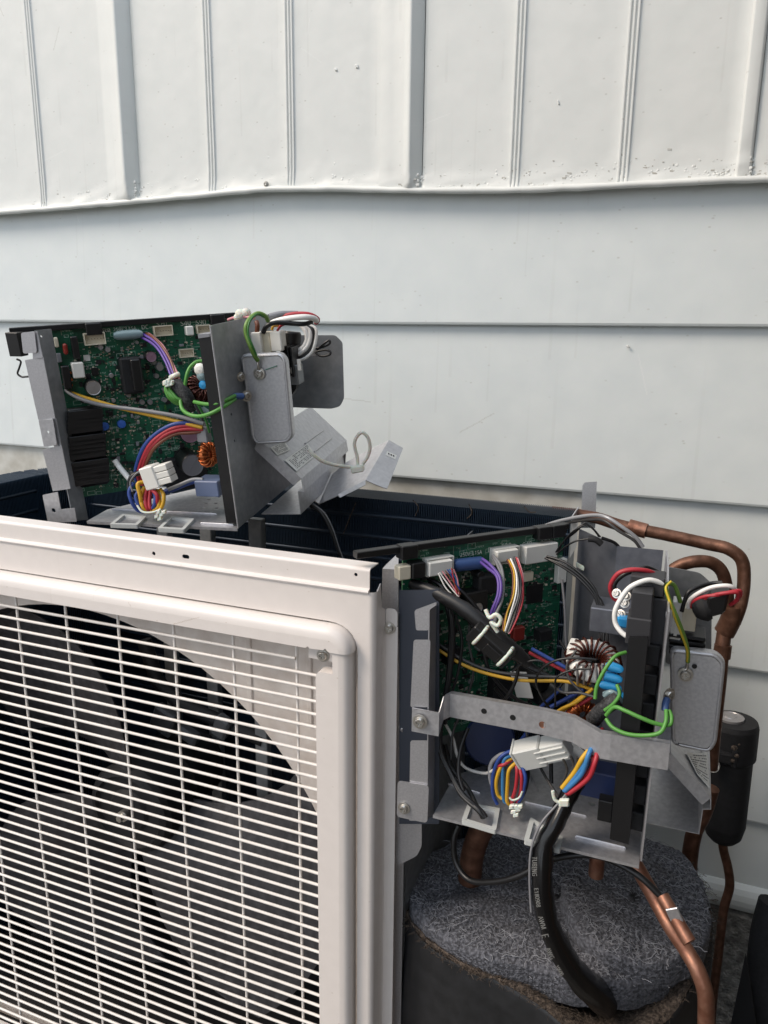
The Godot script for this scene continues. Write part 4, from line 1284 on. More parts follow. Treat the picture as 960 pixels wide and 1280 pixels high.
func toroid(parent: Node, called: String, c: Vector3, axis: Vector3, R: float, r: float, turns: int, wr: float, wire: String, core: String, span := 1.0) -> void:
	axis = axis.normalized()
	var x := axis.cross(Vector3(0.3, 0.9, 0.1)).normalized(); var y := axis.cross(x)
	var s := Shape.new()
	var loop := PackedVector3Array()
	for k in 33: loop.append(c + (x * cos(TAU * k / 32) + y * sin(TAU * k / 32)) * R)
	s.tube(loop, PackedFloat32Array([r * 0.86]), 12, false)
	var o := part(called, s, M[core], parent)
	var h := PackedVector3Array()
	var steps := turns * 9
	for i in steps + 1:
		var a := TAU * span * i / steps; var b := TAU * turns * i / steps
		var dir := x * cos(a) + y * sin(a)
		h.append(c + dir * (R + cos(b) * r) + axis * sin(b) * r * 1.15)
	var t := Shape.new()
	t.tube(h, PackedFloat32Array([wr]), 6)
	part("winding", t, M[wire], o)
func small_parts(parent: Node, b: Board, sd: int, n: int, u0: float, u1: float, v0: float, v1: float) -> void:
	rng.seed = sd
	for set_ in [["black_matt", 0.3], ["can_top", 0.25], ["cream_plastic", 0.1], ["pin", 0.35]]:
		var s := Shape.new()
		for k in int(n * set_[1]):
			var p := b.o + b.u * rng.randf_range(u0, u1) + b.d * rng.randf_range(v0, v1)
			var w := rng.randf_range(0.0006, 0.0017); var h := rng.randf_range(0.0004, 0.0010)
			if set_[0] == "black_matt" and rng.randf() < 0.25: w *= 2.2; h *= 2.6
			s.box(p + b.n * 0.0005, b.u * w, b.d * h, b.n * 0.0006)
			if set_[0] == "pin": s.lathe(p + b.d * 0.004, b.n, [[0.0009, 0.0], [0.0004, 0.0011], [0.0, 0.0013]], 6)
		part("surface_parts", s, M[set_[0]], parent, "stuff")
	for set_ in [["black", 26], ["grey_plastic", 12], ["black_matt", 16], ["can_top", 12], ["dark_green", 6]]:
		var s := Shape.new()
		for k in set_[1]:
			var p := b.o + b.u * rng.randf_range(u0, u1) + b.d * rng.randf_range(v0, v1)
			var w := rng.randf_range(0.0012, 0.0032); var h := rng.randf_range(0.001, 0.0026)
			if set_[0] == "can_top":
				s.lathe(p, b.n, [[w * 0.9, 0.0], [w * 0.9, h * 2.2], [w * 0.75, h * 2.5], [0.0, h * 2.5]], 10)
			else:
				s.box(p + b.n * h * 0.5, b.u * w, b.d * h, b.n * h * 0.5, 0.0003)
				if k % 3 == 0:
					for q in 4: s.box(p + b.u * w * (-0.75 + q * 0.5) + b.n * 0.0004, b.u * 0.0002, b.d * (h + 0.0007), b.n * 0.0003)
		part("board_parts", s, M[set_[0]], parent, "stuff")
func silk(parent: Node, b: Board, text: String, x: float, y: float, height: float) -> void:
	letters(text, bp(b, x, y, 0.0005), b.u, -b.d, height, "silk", parent)
func board_mesh(parent: Node, b: Board, u0: float, u1: float, depth: float) -> MeshInstance3D:
	var s := Shape.new()
	var a := b.o + b.u * u0; var c := b.o + b.u * u1
	s.quaduv(a, c, c + b.d * depth, a + b.d * depth, b.n)
	var o := part("circuit_board", s, M.pcb, parent)
	var e := Shape.new()
	e.box((a + c) / 2 + b.d * depth / 2 - b.n * 0.001, b.u * (u1 - u0) / 2, b.d * depth / 2, b.n * 0.0009)
	part("board_base", e, M.pcb_edge, o)
	return o
func frame_clip(parent: Node, pts: PackedVector3Array, n: Vector3, thick: float, mat := "grommet") -> void:   # rectangular cable grommet
	var c := Vector3.ZERO
	for p in pts: c += p / 4
	var ux := (pts[1] - pts[0]).normalized()
	var nn := n.normalized()
	var uy := nn.cross(ux)
	var o2 := PackedVector2Array(); var i2 := PackedVector2Array()
	for p in pts:
		var q := Vector2((p - c).dot(ux), (p - c).dot(uy))
		o2.append(q); i2.append(q * 0.74)
	var s := Shape.new()
	s.plate(rounded(o2, 0.002), [i2], c, ux, uy, thick)
	part("grommet", s, M[mat], parent)

# ------------------------------------------------------------------ the control box fixed in the unit
func build_lower_box() -> void:
	var Y := EYE.y
	var c := thing("control_box", "open steel control box fixed in the unit, its green board plugged with wires", "control box", Vector3(-0.1, Y - 0.442, -0.70))
	# --- board
	var b := Board.new()
	var yaw := deg_to_rad(49.3)
	b.u = Vector3(cos(yaw), 0, -sin(yaw)); b.n = Vector3(sin(yaw), 0, cos(yaw)); b.d = Vector3.DOWN
	b.o = Vector3(-0.2314, Y - 0.197, -0.6377)
	var pb := board_mesh(c, b, 0.0, 0.19, 0.20)
	var strip := Shape.new()
	strip.box(b.o + b.u * 0.0715 + Vector3(0, 0.003, 0) + b.n * 0.001, b.u * 0.121, Vector3(0, 0.003, 0), b.n * 0.0045, 0.0006)
	part("board_rail", strip, M.black, c)
	for q in [0.002, 0.158, 0.176]:
		var k := Shape.new()
		k.box(b.o + b.u * q + Vector3(0, 0.0005, 0) + b.n * 0.0035, b.u * 0.0085, Vector3(0, 0.0065, 0), b.n * 0.0062, 0.0008)
		part("rail_clip", k, M.black, c)
	silk(pb, b, "S70", 546, 698, 0.0055); silk(pb, b, "FU2", 562, 697, 0.0036); silk(pb, b, "S20", 633, 683, 0.0055); silk(pb, b, "S40", 659, 681, 0.0055); silk(pb, b, "S90", 681, 675, 0.0055)
	silk(pb, b, "250V 3.15A", 589, 692, 0.0036); silk(pb, b, "DC", 614, 687, 0.0045)
	small_parts(pb, b, 91, 700, 0.0, 0.185, 0.02, 0.19)
	socket(c, b, 534, 700, 567, 716, 0.009, 7, "white_plastic")
	socket(c, b, 619, 687, 649, 702, 0.009, 8, "white_plastic")
	chip(c, "plug", "white_plastic", b, 658, 684, 697, 700, 0.012, 0.001)
	chip(c, "plug", "white_plastic", b, 537, 704, 566, 717, 0.0135, 0.001)
	chip(c, "plug", "white_plastic", b, 622, 690, 648, 700, 0.0135, 0.001)
	chip(c, "connector", "cream_plastic", b, 653, 717, 667, 726, 0.006, 0.0008)
	chip(c, "connector", "white_plastic", b, 699, 700, 708, 728, 0.007, 0.0008)
	chip(c, "connector", "cream_plastic", b, 499, 709, 514, 724, 0.01, 0.001)
	chip(c, "microchip", "black", b, 659, 733, 678, 752, 0.0015, 0.0003)
	chip(c, "relay", "black", b, 516, 705, 532, 722, 0.012, 0.0008)
	chip(c, "relay", "black", b, 584, 742, 610, 766, 0.016, 0.0012)
	chip(c, "transformer", "black_matt", b, 600, 722, 622, 742, 0.014, 0.002)
	can(c, "capacitor", b, 598, 760, 0.0055, 0.017, "can_top")
	can(c, "capacitor", b, 602, 720, 0.0045, 0.012, "black")
	chip(c, "film_capacitor", "red_part", b, 643, 786, 656, 800, 0.007, 0.001)
	for q in [[668, 838], [680, 820], [660, 862]]: can(c, "capacitor", b, q[0], q[1], 0.003, 0.009)
	for q in [[560, 812, 575, 830], [676, 790, 690, 800], [618, 850, 640, 880]]: chip(c, "relay", "black_matt", b, q[0], q[1], q[2], q[3], 0.012)
	var glob := Shape.new()
	var g0 := bp(b, 568, 707, 0.007); var g1 := bp(b, 603, 703, 0.007)
	glob.tube(spline(PackedVector3Array([g0, g0.lerp(g1, 0.12), g0.lerp(g1, 0.5), g0.lerp(g1, 0.88), g1]), 5), PackedFloat32Array([0.003, 0.0046, 0.0056, 0.006, 0.0062, 0.0063, 0.0063, 0.0063, 0.0063, 0.0063, 0.0063, 0.0063, 0.0063, 0.0063, 0.0063, 0.0063, 0.0062, 0.006, 0.0056, 0.0046, 0.003]), 14)
	part("fuse_sleeve", glob, M.blue_plastic, c)
	# --- casing: left bracket, tray, end plate, rear sheet
	var br := Shape.new()
	var zb := -0.61
	for poly in [[[518, 763], [545, 753], [546, 756], [537, 762], [536, 788], [520, 788]], [[517, 800], [538, 800], [535, 884], [513, 884]], [[513, 926], [535, 926], [533, 1026], [511, 1026]]]:
		var pts := PackedVector3Array()
		for q in poly: pts.append(at(q[0], q[1], zb))
		sheet(pts, [], 0.001, Vector3(0, 0, 1), 0.0022, br)
	sheet(PackedVector3Array([at(546, 754, -0.634), at(537, 762, zb), at(534, 1024, zb), at(544, 1018, -0.634)]), [], 0.001, Vector3(1, 0, 0), 0.0, br)
	part("side_bracket", br, M.galv, c)
	var ft := Shape.new()
	sheet(PackedVector3Array([at(497, 976, -0.6085), at(536, 982, -0.6085), at(534, 1029, -0.6085), at(496, 1021, -0.6085)]), [], 0.001, Vector3(0, 0, 1), 0.004, ft)
	part("bracket_foot", ft, M.galv, c)
	screw(c, at(505, 1010, -0.608), Vector3(0, 0, 1), 0.0042)
	var fy := -0.4415
	var tray := Shape.new()
	var tp := PackedVector3Array([Vector3(-0.187, Y + fy, -0.610), Vector3(-0.003, Y + fy, -0.610), Vector3(-0.003, Y + fy, -0.75), Vector3(-0.095, Y + fy, -0.80), Vector3(-0.187, Y + fy, -0.68)])
	var slots := []
	for q in [[719, 1000], [740, 1005], [698, 995]]: slots.append([level(q[0], q[1], fy), 0.0035])
	sheet(tp, slots, 0.001, Vector3.UP, 0.0, tray)
	tray.box(Vector3(-0.095, Y + fy - 0.0012, -0.6093), Vector3(0.092, 0, 0), Vector3(0, 0.0014, 0), Vector3(0, 0, 0.0009))
	part("tray", tray, M.galv_bright, c)
	for q in [[560, 980, 600, 992, 0.0022], [656, 1003, 733, 1021, 0.0024], [719, 1046, 782, 1061, 0.0034], [664, 970, 672, 990, 0.0022]]:
		var p := level(q[0], q[1], fy); var p1 := level(q[2], q[3], fy)
		var rb := Shape.new()
		rb.tube(PackedVector3Array([p, p.lerp(p1, 0.02), p.lerp(p1, 0.98), p1]), PackedFloat32Array([0.001, q[4], q[4], 0.001]), 10, true, 0.5)
		part("pressed_rib", rb, M.galv_bright, c)
	var sx := Shape.new()
	var rear := PackedVector3Array([Vector3(-0.0946, Y - 0.200, -0.798), Vector3(-0.0518, Y - 0.2005, -0.747), Vector3(-0.0098, Y - 0.200, -0.747)])
	sx.bent(rear, Vector3(0, -0.235, 0), 0.001)
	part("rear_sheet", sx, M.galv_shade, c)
	var r2 := Shape.new()     # folded ledge low on the rear sheet
	r2.box(Vector3(-0.048, Y - 0.262, -0.72), Vector3(0.02, 0, 0), Vector3(0, 0.012, 0), Vector3(0, 0, 0.018), 0.001)
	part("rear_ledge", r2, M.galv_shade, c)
	var e := Shape.new()
	sheet(PackedVector3Array([Vector3(0.0012, Y - 0.2125, zb), Vector3(-0.001, Y - 0.4375, zb), Vector3(-0.006, Y - 0.4375, -0.747), Vector3(-0.0085, Y - 0.1995, -0.747), Vector3(-0.0065, Y - 0.199, -0.70), Vector3(-0.002, Y - 0.211, -0.65)]), [], 0.0014, Vector3.RIGHT, 0.0, e)
	part("end_plate", e, M.galv, c)
	var tabs := Shape.new()
	sheet(PackedVector3Array([at(832, 764, -0.628), at(840, 763, -0.628), at(841, 780, -0.628), at(833, 800, -0.628)]), [], 0.004, Vector3(0, 0, 1), 0.002, tabs)
	part("plate_tab", tabs, M.galv, c)
	var bar := Shape.new()
	sheet(PackedVector3Array([at(786, 797, -0.612), at(810, 797, -0.612), at(786, 1056, -0.612), at(762, 1049, -0.612)]), [], 0.018, Vector3(0, 0, 1), 0.0008, bar)
	part("heat_sink_bar", bar, M.black, c)
	var hsk := Shape.new()
	for k in 7: hsk.box(Vector3(-0.0105, Y - 0.26 - 0.026 * k, -0.672), Vector3(0.0075, 0, 0), Vector3(0, 0.009, 0), Vector3(0, 0, 0.04), 0.001)
	part("heat_sink", hsk, M.black_matt, c)
	# strap across the front
	var st := Shape.new()
	var sy := -0.334
	var line := PackedVector3Array([at(515, 886, -0.6068), at(549, 891, -0.6075)])
	sy = line[1].y - Y
	line[0].y = line[1].y
	for q in [[555, 871, -0.619], [563, 867, -0.626], [680, 888, -0.621], [718, 897, -0.617], [751, 916, -0.604], [764, 918, -0.602], [838, 930, -0.602]]: line.append(at(q[0], q[1], q[2]))
	st.bent(line, Vector3(0, -0.0235, 0), 0.001)
	var li := PackedVector3Array(); 
	for p in line.slice(2): li.append(p - Vector3(0, 0, 0.0055))
	for i in range(2, line.size() - 1):
		st.quad(line[i] + Vector3(0, 0.0001, 0), line[i + 1] + Vector3(0, 0.0001, 0), li[i - 1] + Vector3(0, 0.0001, 0), li[i - 2] + Vector3(0, 0.0001, 0), Vector3.UP)
	for i in range(2, line.size() - 1):      # the strap's folded top lip
		st.quad(li[i - 2], li[i - 1], li[i - 1] - Vector3(0, 0.003, 0), li[i - 2] - Vector3(0, 0.003, 0), Vector3(0, 0, -1))
	part("front_strap", st, M.galv_bright, c)
	screw(c, at(525, 902, -0.605), Vector3(0.05, 0, 1), 0.0048)
	for q in [[605, 889, 0.0024, "black"], [641, 897, 0.0024, "black"], [678, 906, 0.0028, "copper"]]:
		var h := Shape.new()
		var pl := line[4]; var nn := (line[4] - line[3]).cross(Vector3.DOWN).normalized()
		if nn.z < 0: nn = -nn
		var p := onplane(q[0], q[1], pl, nn)
		h.lathe(p - nn * 0.0003, nn, [[q[2] * 1.18, 0.0], [q[2] * 1.1, 0.0006], [q[2], 0.0004], [q[2], 0.00035], [0.0, 0.00035]], 16)
		part("strap_hole", h, M[q[3]], c)
	# grommets on the tray edge
	for q in [[[585, 1003], [625, 1010], [620, 1038], [577, 1025]], [[663, 1021], [704, 1046], [700, 1062], [655, 1050]]]:
		var pts := PackedVector3Array()
		for p in q: pts.append(level(p[0], p[1], fy + 0.003))
		frame_clip(c, pts, Vector3.UP, 0.0045)
	# --- big parts inside
	var toc := at(741, 826, -0.665)
	var tb := Shape.new()
	tb.box(toc + Vector3(-0.019, -0.001, -0.008), Vector3(0.004, 0, 0.0), Vector3(0, 0.012, 0), Vector3(0, 0, 0.012), 0.001)
	part("toroid_base", tb, M.white_plastic, c)
	toroid(c, "toroid_coil", toc, Vector3(0.1, 1, 0.4), 0.0165, 0.0085, 19, 0.0012, "brown_wire", "white_plastic")
	var lg := Shape.new()
	for k in 5: lg.tube(PackedVector3Array([at(721 + k * 8, 830, -0.640), at(722 + k * 8, 846, -0.642), at(722 + k * 8, 855, -0.65)]), PackedFloat32Array([0.0012]), 6)
	part("coil_legs", lg, M.can_top, c)
	for q in [[768, 834, 10, 6], [765, 846, 12, 6], [763, 857, 13, 6], [772, 868, 10, 5]]:
		var gs := Shape.new()
		var p := at(q[0], q[1], -0.645)
		gs.tube(spline(PackedVector3Array([p - Vector3(q[2] * 0.0007, 0.001, 0), p - Vector3(q[2] * 0.0003, 0, 0), p + Vector3(q[2] * 0.0004, -0.001, 0), p + Vector3(q[2] * 0.0007, -0.003, 0)]), 4), PackedFloat32Array([0.002, 0.003, 0.0038, 0.0042, 0.0044, 0.0044, 0.0042, 0.004, 0.0038, 0.0034, 0.003, 0.002, 0.001]), 10)
		part("glue_drip", gs, M.blue_glue, c)
	for k in 2: w2(c, "glue_string", "pale_glue", 0.0024, [[755, 868 + k * 3], [763, 865], [772, 869], [777, 880], [773, 887]], -0.632 + 0.004 * k)
	var tbk := Shape.new()
	tbk.box(at(803, 752, -0.63), Vector3(0.0082, 0, 0), Vector3(0, 0.0115, 0), Vector3(0, 0, 0.012), 0.001)
	tbk.box(at(799, 784, -0.628), Vector3(0.0095, 0, 0), Vector3(0, 0.0115, 0), Vector3(0, 0, 0.012), 0.001)
	tbk.box(at(810, 728, -0.65), Vector3(0.0135, 0, 0), Vector3(0, 0.008, 0), Vector3(0, 0, 0.012), 0.001)
	tbk.box(at(821, 775, -0.648), Vector3(0.0075, 0, 0), Vector3(0, 0.022, 0), Vector3(0, 0, 0.01), 0.001)
	part("terminal_block", tbk, M.soft_black, c)
	for q in [[776, 768], [781, 754], [771, 742], [818, 758], [783, 745]]: screw(c, at(q[0], q[1], -0.642), Vector3(-0.3, 0.4, 1), 0.0028)
	var bg := Shape.new()
	bg.box(at(780, 777, -0.638), Vector3(0.006, 0, 0), Vector3(0, 0.005, 0), Vector3(0, 0, 0.004), 0.002)
	part("glue_drip", bg, M.blue_glue, c)
	var cp := Shape.new()
	cp.lathe(at(612, 925, -0.70), Vector3(0.3, 0.25, 1), [[0.026, -0.03], [0.026, -0.001], [0.024, 0.001], [0.0, 0.001]], 28)
	part("reactor_disc", cp, M.navy_plastic, c)
	var nb := Shape.new()
	nb.box(at(752, 975, -0.66), Vector3(0.018, 0, 0), Vector3(0, 0.013, 0), Vector3(0, 0, 0.012), 0.001)
	part("noise_filter", nb, M.navy_plastic, c)
	var nr := Shape.new()
	nr.box(at(757, 1010, -0.628), Vector3(0.006, 0, 0), Vector3(0, 0.010, 0), Vector3(0, 0, 0.006), 0.0006)
	part("relay", nr, M.black, c)
	toroid(c, "copper_choke", at(728, 893, -0.655), Vector3(0.6, 0.1, 1), 0.009, 0.005, 14, 0.001, "copper_wire", "copper_wire")
	for q in [[690, 875, 0.012, 0.03], [672, 848, 0.010, 0.026]]:
		var cs := Shape.new()
		cs.lathe(at(q[0], q[1], -0.70), Vector3(0.75, 0, 0.65), [[q[2], -q[3]], [q[2], q[3] * 0.3], [q[2] * 0.93, q[3] * 0.33], [0.0, q[3] * 0.33]], 20)
		part("capacitor", cs, M.black, c)
	var lab := Shape.new()
	lab.box(at(652, 856, -0.69), Vector3(0.008, 0.001, 0), Vector3(-0.004, 0.013, 0), Vector3(0, 0, 0.0004))
	part("paper_label", lab, M.sticker, c)
	# white two part plug and its loop of wires
	var pc := at(670, 940, -0.636)
	var px := (at(714, 933, -0.637) - at(646, 948, -0.640)).normalized()
	var py := Vector3(0.18, 1, 0.25); py = (py - px * py.dot(px)).normalized(); var pz := px.cross(py)
	var wp := Shape.new()
	wp.box(pc - px * 0.005, px * 0.013, py * 0.0115, pz * 0.009, 0.0012)
	wp.box(pc - px * 0.0185, px * 0.001, py * 0.0125, pz * 0.010, 0.0006)
	part("white_plug", wp, M.plug_nylon, c)
	var wq := Shape.new()
	wq.box(pc + px * 0.020, px * 0.0118, py * 0.010, pz * 0.008, 0.001)
	for k in 3: wq.box(pc + px * 0.016 + py * (0.006 - k * 0.006) + pz * 0.0085, px * 0.014, py * 0.0008, pz * 0.0012, 0.0003)
	part("white_plug", wq, M.plug_nylon, c)
	var wz := -0.632
	var plug_wires := [["blue", 640, 938, 626, 946, 617, 968, 616, 992, 621, 1005], ["sky_blue", 641, 944, 629, 950, 629, 975, 629, 1000, 636, 1003], ["yellow", 641, 947, 627, 957, 620, 975, 622, 993, 628, 998], ["yellow", 644, 954, 636, 962, 634, 980, 633, 1000, 636, 1006], ["red", 646, 956, 646, 966, 645, 985, 641, 1000, 641, 1007], ["red", 648, 957, 651, 970, 652, 985, 648, 998, 645, 1005], ["blue", 652, 958, 656, 972, 655, 985, 652, 996, 648, 1003], ["red", 640, 950, 630, 955, 622, 958, 621, 962, 624, 964]]
	for q in plug_wires:
		w2(c, "wire", q[0], 0.0019, [[q[1], q[2], wz], [q[3], q[4], wz + 0.004], [q[5], q[6], wz + 0.003], [q[7], q[8], wz + 0.001], [q[9], q[10], wz]])
	w2(c, "loop_tie", "grey_plastic", 0.0022, [[640, 943], [627, 943], [616, 952], [612, 966], [616, 980], [622, 984]], -0.640)
	w2(c, "loop_tie", "black_wire", 0.003, [[652, 950], [658, 965], [656, 985], [650, 1000]], -0.640)
	var kn := Shape.new()
	for q in [[644, 1008], [648, 1011], [642, 1014], [645, 1018], [650, 1008], [640, 1008]]: kn.box(at(q[0], q[1], -0.628), Vector3(0.0024, 0.001, 0), Vector3(0, 0.002, 0), Vector3(0, 0, 0.002), 0.0006)
	part("tie_knot", kn, M.nylon, c)
	w2(c, "wire_tie", "nylon", 0.001, [[636, 996], [640, 1000], [648, 998], [652, 990]], -0.627)
	# wires through the right of the strap into the big sleeve
	for q in [["yellow", [[742, 912, -0.65], [740, 930, -0.618], [728, 948], [718, 965], [703, 985]], -0.606], ["sky_blue", [[746, 908, -0.65], [742, 930, -0.616], [736, 945], [727, 967], [706, 988]], -0.603], ["red", [[752, 912, -0.65], [748, 935, -0.614], [745, 952], [735, 972], [711, 992]], -0.602], ["sky_blue", [[738, 908, -0.66], [735, 930, -0.622], [733, 950], [722, 968], [704, 988]], -0.606], ["red", [[745, 912, -0.66], [742, 938, -0.62], [741, 957], [730, 972], [708, 992]], -0.606]]:
		w2(c, "wire", q[0], 0.0023, q[1], q[2])
	for q in [[704, 950, 708, 965, 700, 985], [713, 945, 716, 960, 706, 978], [721, 945, 720, 955, 708, 975]]: w2(c, "wire", "dark_grey_wire", 0.0012, [[q[0], q[1]], [q[2], q[3]], [q[4], q[5]]], -0.612)
	w2(c, "cable_tie", "nylon", 0.0016, [[690, 988], [694, 999], [703, 1005], [712, 1006]], -0.594)
	var th := Shape.new()
	th.box(at(705, 1003, -0.5925), Vector3(0.004, 0.001, 0), Vector3(0, 0.0032, 0), Vector3(0, 0, 0.002), 0.0006)
	part("tie_head", th, M.nylon, c)
	# long wires
	w2(c, "wire", "dark_grey_wire", 0.0016, [[548, 806], [580, 825], [615, 838], [660, 845], [700, 846], [728, 850], [745, 853]], -0.655)
	w2(c, "wire", "yellow", 0.0017, [[548, 812], [575, 829], [605, 840], [650, 850], [700, 851], [722, 855], [740, 862]], -0.652)
	w2(c, "wire", "orange" if M.has("orange") else "yellow", 0.0018, [[742, 861], [722, 876], [698, 890], [676, 910]], -0.648)
	w2(c, "wire", "yellow", 0.0018, [[736, 865], [715, 880], [692, 896]], -0.652)
	w2(c, "wire", "red", 0.0018, [[742, 870], [722, 883], [700, 897], [685, 910]], -0.65)
	w2(c, "wire", "red", 0.0016, [[660, 815], [690, 830], [720, 845], [742, 852]], -0.664)
	w2(c, "wire", "blue", 0.0019, [[664, 812], [690, 826], [716, 838], [744, 850]], -0.660)
	w2(c, "wire", "blue", 0.0022, [[730, 862], [705, 876], [680, 890], [660, 915], [648, 930]], -0.665)
	w2(c, "wire", "blue", 0.0018, [[700, 862], [680, 880], [655, 905]], -0.67)
	w2(c, "wire", "brown", 0.0016, [[668, 815], [700, 833], [735, 848]], -0.667)
	# plugs' thin wires
	var k := 0
	for q in [["white_wire", 547, 716, 558, 735, 572, 748], ["white_wire", 550, 715, 561, 732, 574, 745], ["pink", 553, 714, 564, 730, 575, 746], ["brown", 556, 713, 566, 726, 576, 742], ["blue", 559, 712, 568, 724, 574, 738], ["sky_blue", 561, 712, 569, 722, 573, 736], ["red", 565, 710, 568, 724, 572, 742], ["pink", 567, 711, 571, 725, 573, 742]]:
		w2(c, "thin_wire", q[0], 0.0007, [[q[1], q[2]], [q[3], q[4]], [q[5], q[6]]], -0.64 - 0.001 * (k % 3))
		k += 1
	for q in [["yellow", 636, 700, 642, 716, 642, 742, 634, 768, 629, 790], ["white_wire", 638, 699, 645, 716, 646, 742, 638, 768, 631, 790], ["grey_wire", 640, 698, 647, 718, 648, 745, 640, 770, 632, 791], ["dark_grey_wire", 642, 697, 649, 720, 650, 745, 642, 770, 634, 792], ["black_wire", 643, 697, 650, 718, 651, 742, 644, 768, 635, 792], ["red", 646, 697, 652, 722, 653, 748, 646, 772, 637, 793], ["pink", 648, 698, 654, 722, 651, 750, 643, 775, 636, 793], ["brown", 634, 700, 640, 718, 639, 745, 632, 770, 627, 790]]:
		w2(c, "thin_wire", q[0], 0.0009, [[q[1], q[2], -0.70], [q[3], q[4], -0.685], [q[5], q[6], -0.67], [q[7], q[8], -0.66], [q[9], q[10], -0.65]])
	for q in [0, 3]: w2(c, "wire", "purple", 0.0017, [[603 - q, 699 + q, -0.69], [614 - q, 707 + q, -0.68], [624 - q, 722, -0.67], [626 - q, 742, -0.66], [618 - q, 764, -0.655], [616 - q, 775, -0.655]])
	for q in [0, 2]: w2(c, "wire", "grey_wire", 0.0015, [[616, 694 + q, -0.70], [625 - q, 708, -0.685], [630 - q, 726, -0.672], [628 - q, 748, -0.662], [622 - q, 766, -0.655], [618, 780, -0.652]])
	for q in [[0, 0], [3, 3], [6, 7], [-2, 2], [2, -3]]: w2(c, "wire", "black_wire", 0.0014, [[683 + q[0] * 0.4, 697 + q[1] * 0.4, -0.735], [704 + q[0], 706 + q[1], -0.728], [724 + q[0], 720 + q[1], -0.722], [741 + q[0], 738 + q[1], -0.716], [748 + q[0], 754 + q[1] * 0.5, -0.712], [751 + q[0], 775, -0.708], [752 + q[0], 805, -0.70], [742 + q[0], 830, -0.70]])
	for q in [0, 3, 6]: w2(c, "thin_wire", "black_wire", 0.0009, [[694 + q * 0.5, 690, -0.75], [700 + q, 682 - q, -0.748], [712 + q, 668 - q * 0.3, -0.745], [722 + q, 660 - q * 0.6, -0.742], [733, 657 - q * 0.6, -0.742], [742, 662, -0.742], [749 + q * 0.4, 671, -0.744]])
	w2(c, "thin_wire", "black_wire", 0.0010, [[696, 693, -0.75], [706, 684, -0.747], [720, 676, -0.745], [736, 674, -0.742]])
	w2(c, "wire_sleeve", "black_matt", 0.0034, [[736, 673, -0.740], [744, 675, -0.740], [753, 680, -0.741]])
	w2(c, "wire", "black_wire", 0.0018, [[752, 672, -0.742], [764, 677, -0.744], [772, 681, -0.75], [778, 690, -0.76]])
	for q in [[725, 708, 0.0035], [735, 745, 0.003]]:
		var cw := Shape.new()
		cw.box(at(q[0], q[1], -0.782), Vector3(q[2], -0.0006, 0.003), Vector3(0, 0.0026, 0), Vector3(0.002, 0, 0.0028), 0.001)
		part("clip_button", cw, M.nylon, c)
	w2(c, "wire", "grey_wire", 0.0014, [[703, 725, -0.745], [706, 760, -0.74], [708, 800, -0.735], [712, 850, -0.73]])
	# the tangle of black leads across the board and behind the strap
	for q in [
		[0.0022, [500, 720, -0.662], [530, 716, -0.668], [562, 728, -0.672], [590, 752, -0.672], [618, 790, -0.67], [640, 820, -0.67], [668, 838, -0.67], [700, 850, -0.67]],
		[0.0020, [504, 728, -0.655], [540, 738, -0.655], [575, 762, -0.66], [600, 800, -0.66], [612, 838, -0.66], [640, 870, -0.665], [690, 895, -0.67]],
		[0.0016, [570, 770, -0.652], [577, 800, -0.652], [572, 840, -0.65], [562, 875, -0.648], [556, 905, -0.645]],
		[0.0014, [590, 760, -0.665], [586, 800, -0.662], [592, 840, -0.66], [580, 880, -0.66], [566, 915, -0.655], [563, 950, -0.645]],
		[0.0018, [640, 800, -0.655], [648, 830, -0.65], [640, 860, -0.65], [622, 885, -0.65], [600, 900, -0.65]],
		[0.0022, [752, 800, -0.705], [744, 835, -0.70], [725, 870, -0.69], [700, 905, -0.68], [690, 940, -0.67], [690, 980, -0.655]],
		[0.0016, [700, 800, -0.69], [712, 825, -0.685], [706, 850, -0.68], [690, 870, -0.675], [668, 890, -0.67]],
		[0.0015, [655, 905, -0.66], [662, 930, -0.655], [676, 960, -0.65], [690, 985, -0.635], [700, 1000, -0.62]],
		[0.0026, [556, 930, -0.65], [566, 960, -0.645], [584, 985, -0.635], [596, 1008, -0.62], [604, 1022, -0.61]],
		[0.0013, [688, 855, -0.64], [704, 866, -0.638], [724, 866, -0.636], [742, 872, -0.634]],
		[0.0013, [720, 812, -0.655], [708, 830, -0.65], [712, 850, -0.645], [728, 866, -0.64]],
		[0.0020, [618, 860, -0.68], [640, 885, -0.68], [668, 900, -0.68], [700, 915, -0.68], [730, 925, -0.675]]]:
		w2(c, "wire", "black_wire" if q[0] > 0.0015 else "dark_grey_wire", q[0], q.slice(1))
	# heavy black sleeve with clip and ties
	var hp := PackedVector3Array()
	for q in [[497, 724, -0.652], [520, 732, -0.645], [550, 744, -0.637], [585, 765, -0.63], [615, 790, -0.628], [640, 812, -0.63], [662, 830, -0.635]]: hp.append(at(q[0], q[1], q[2]))
	hp = spline(hp, 8)
	var hr := PackedFloat32Array()
	for i in hp.size(): hr.append(lerpf(0.0048, 0.0075, minf(1.0, i / 22.0)) * (1.0 + 0.05 * sin(i * 1.7)) * (1.0 if i < 42 else 1.0 - (i - 42) * 0.07))
	var hsx := Shape.new()
	hsx.tube(hp, hr, 16, true, 0.85)
	part("harness_sleeve", hsx, M.black, c)
	for q in [[0, 0], [6, 2], [12, -1]]: w2(c, "wire", "black_wire", 0.0024, [[500, 726 + q[0] * 0.4, -0.66], [530, 722 + q[0], -0.66], [552, 735 + q[0], -0.655], [562 + q[1], 760 + q[0], -0.65], [564 + q[1], 800, -0.648], [560 + q[1], 850, -0.645], [551 + q[1], 900, -0.64], [550 + q[1], 935, -0.636], [562 + q[1], 965, -0.63], [577 + q[1], 992, -0.62], [597 + q[1], 1012, -0.612], [606 + q[1], 1022, -0.61]])
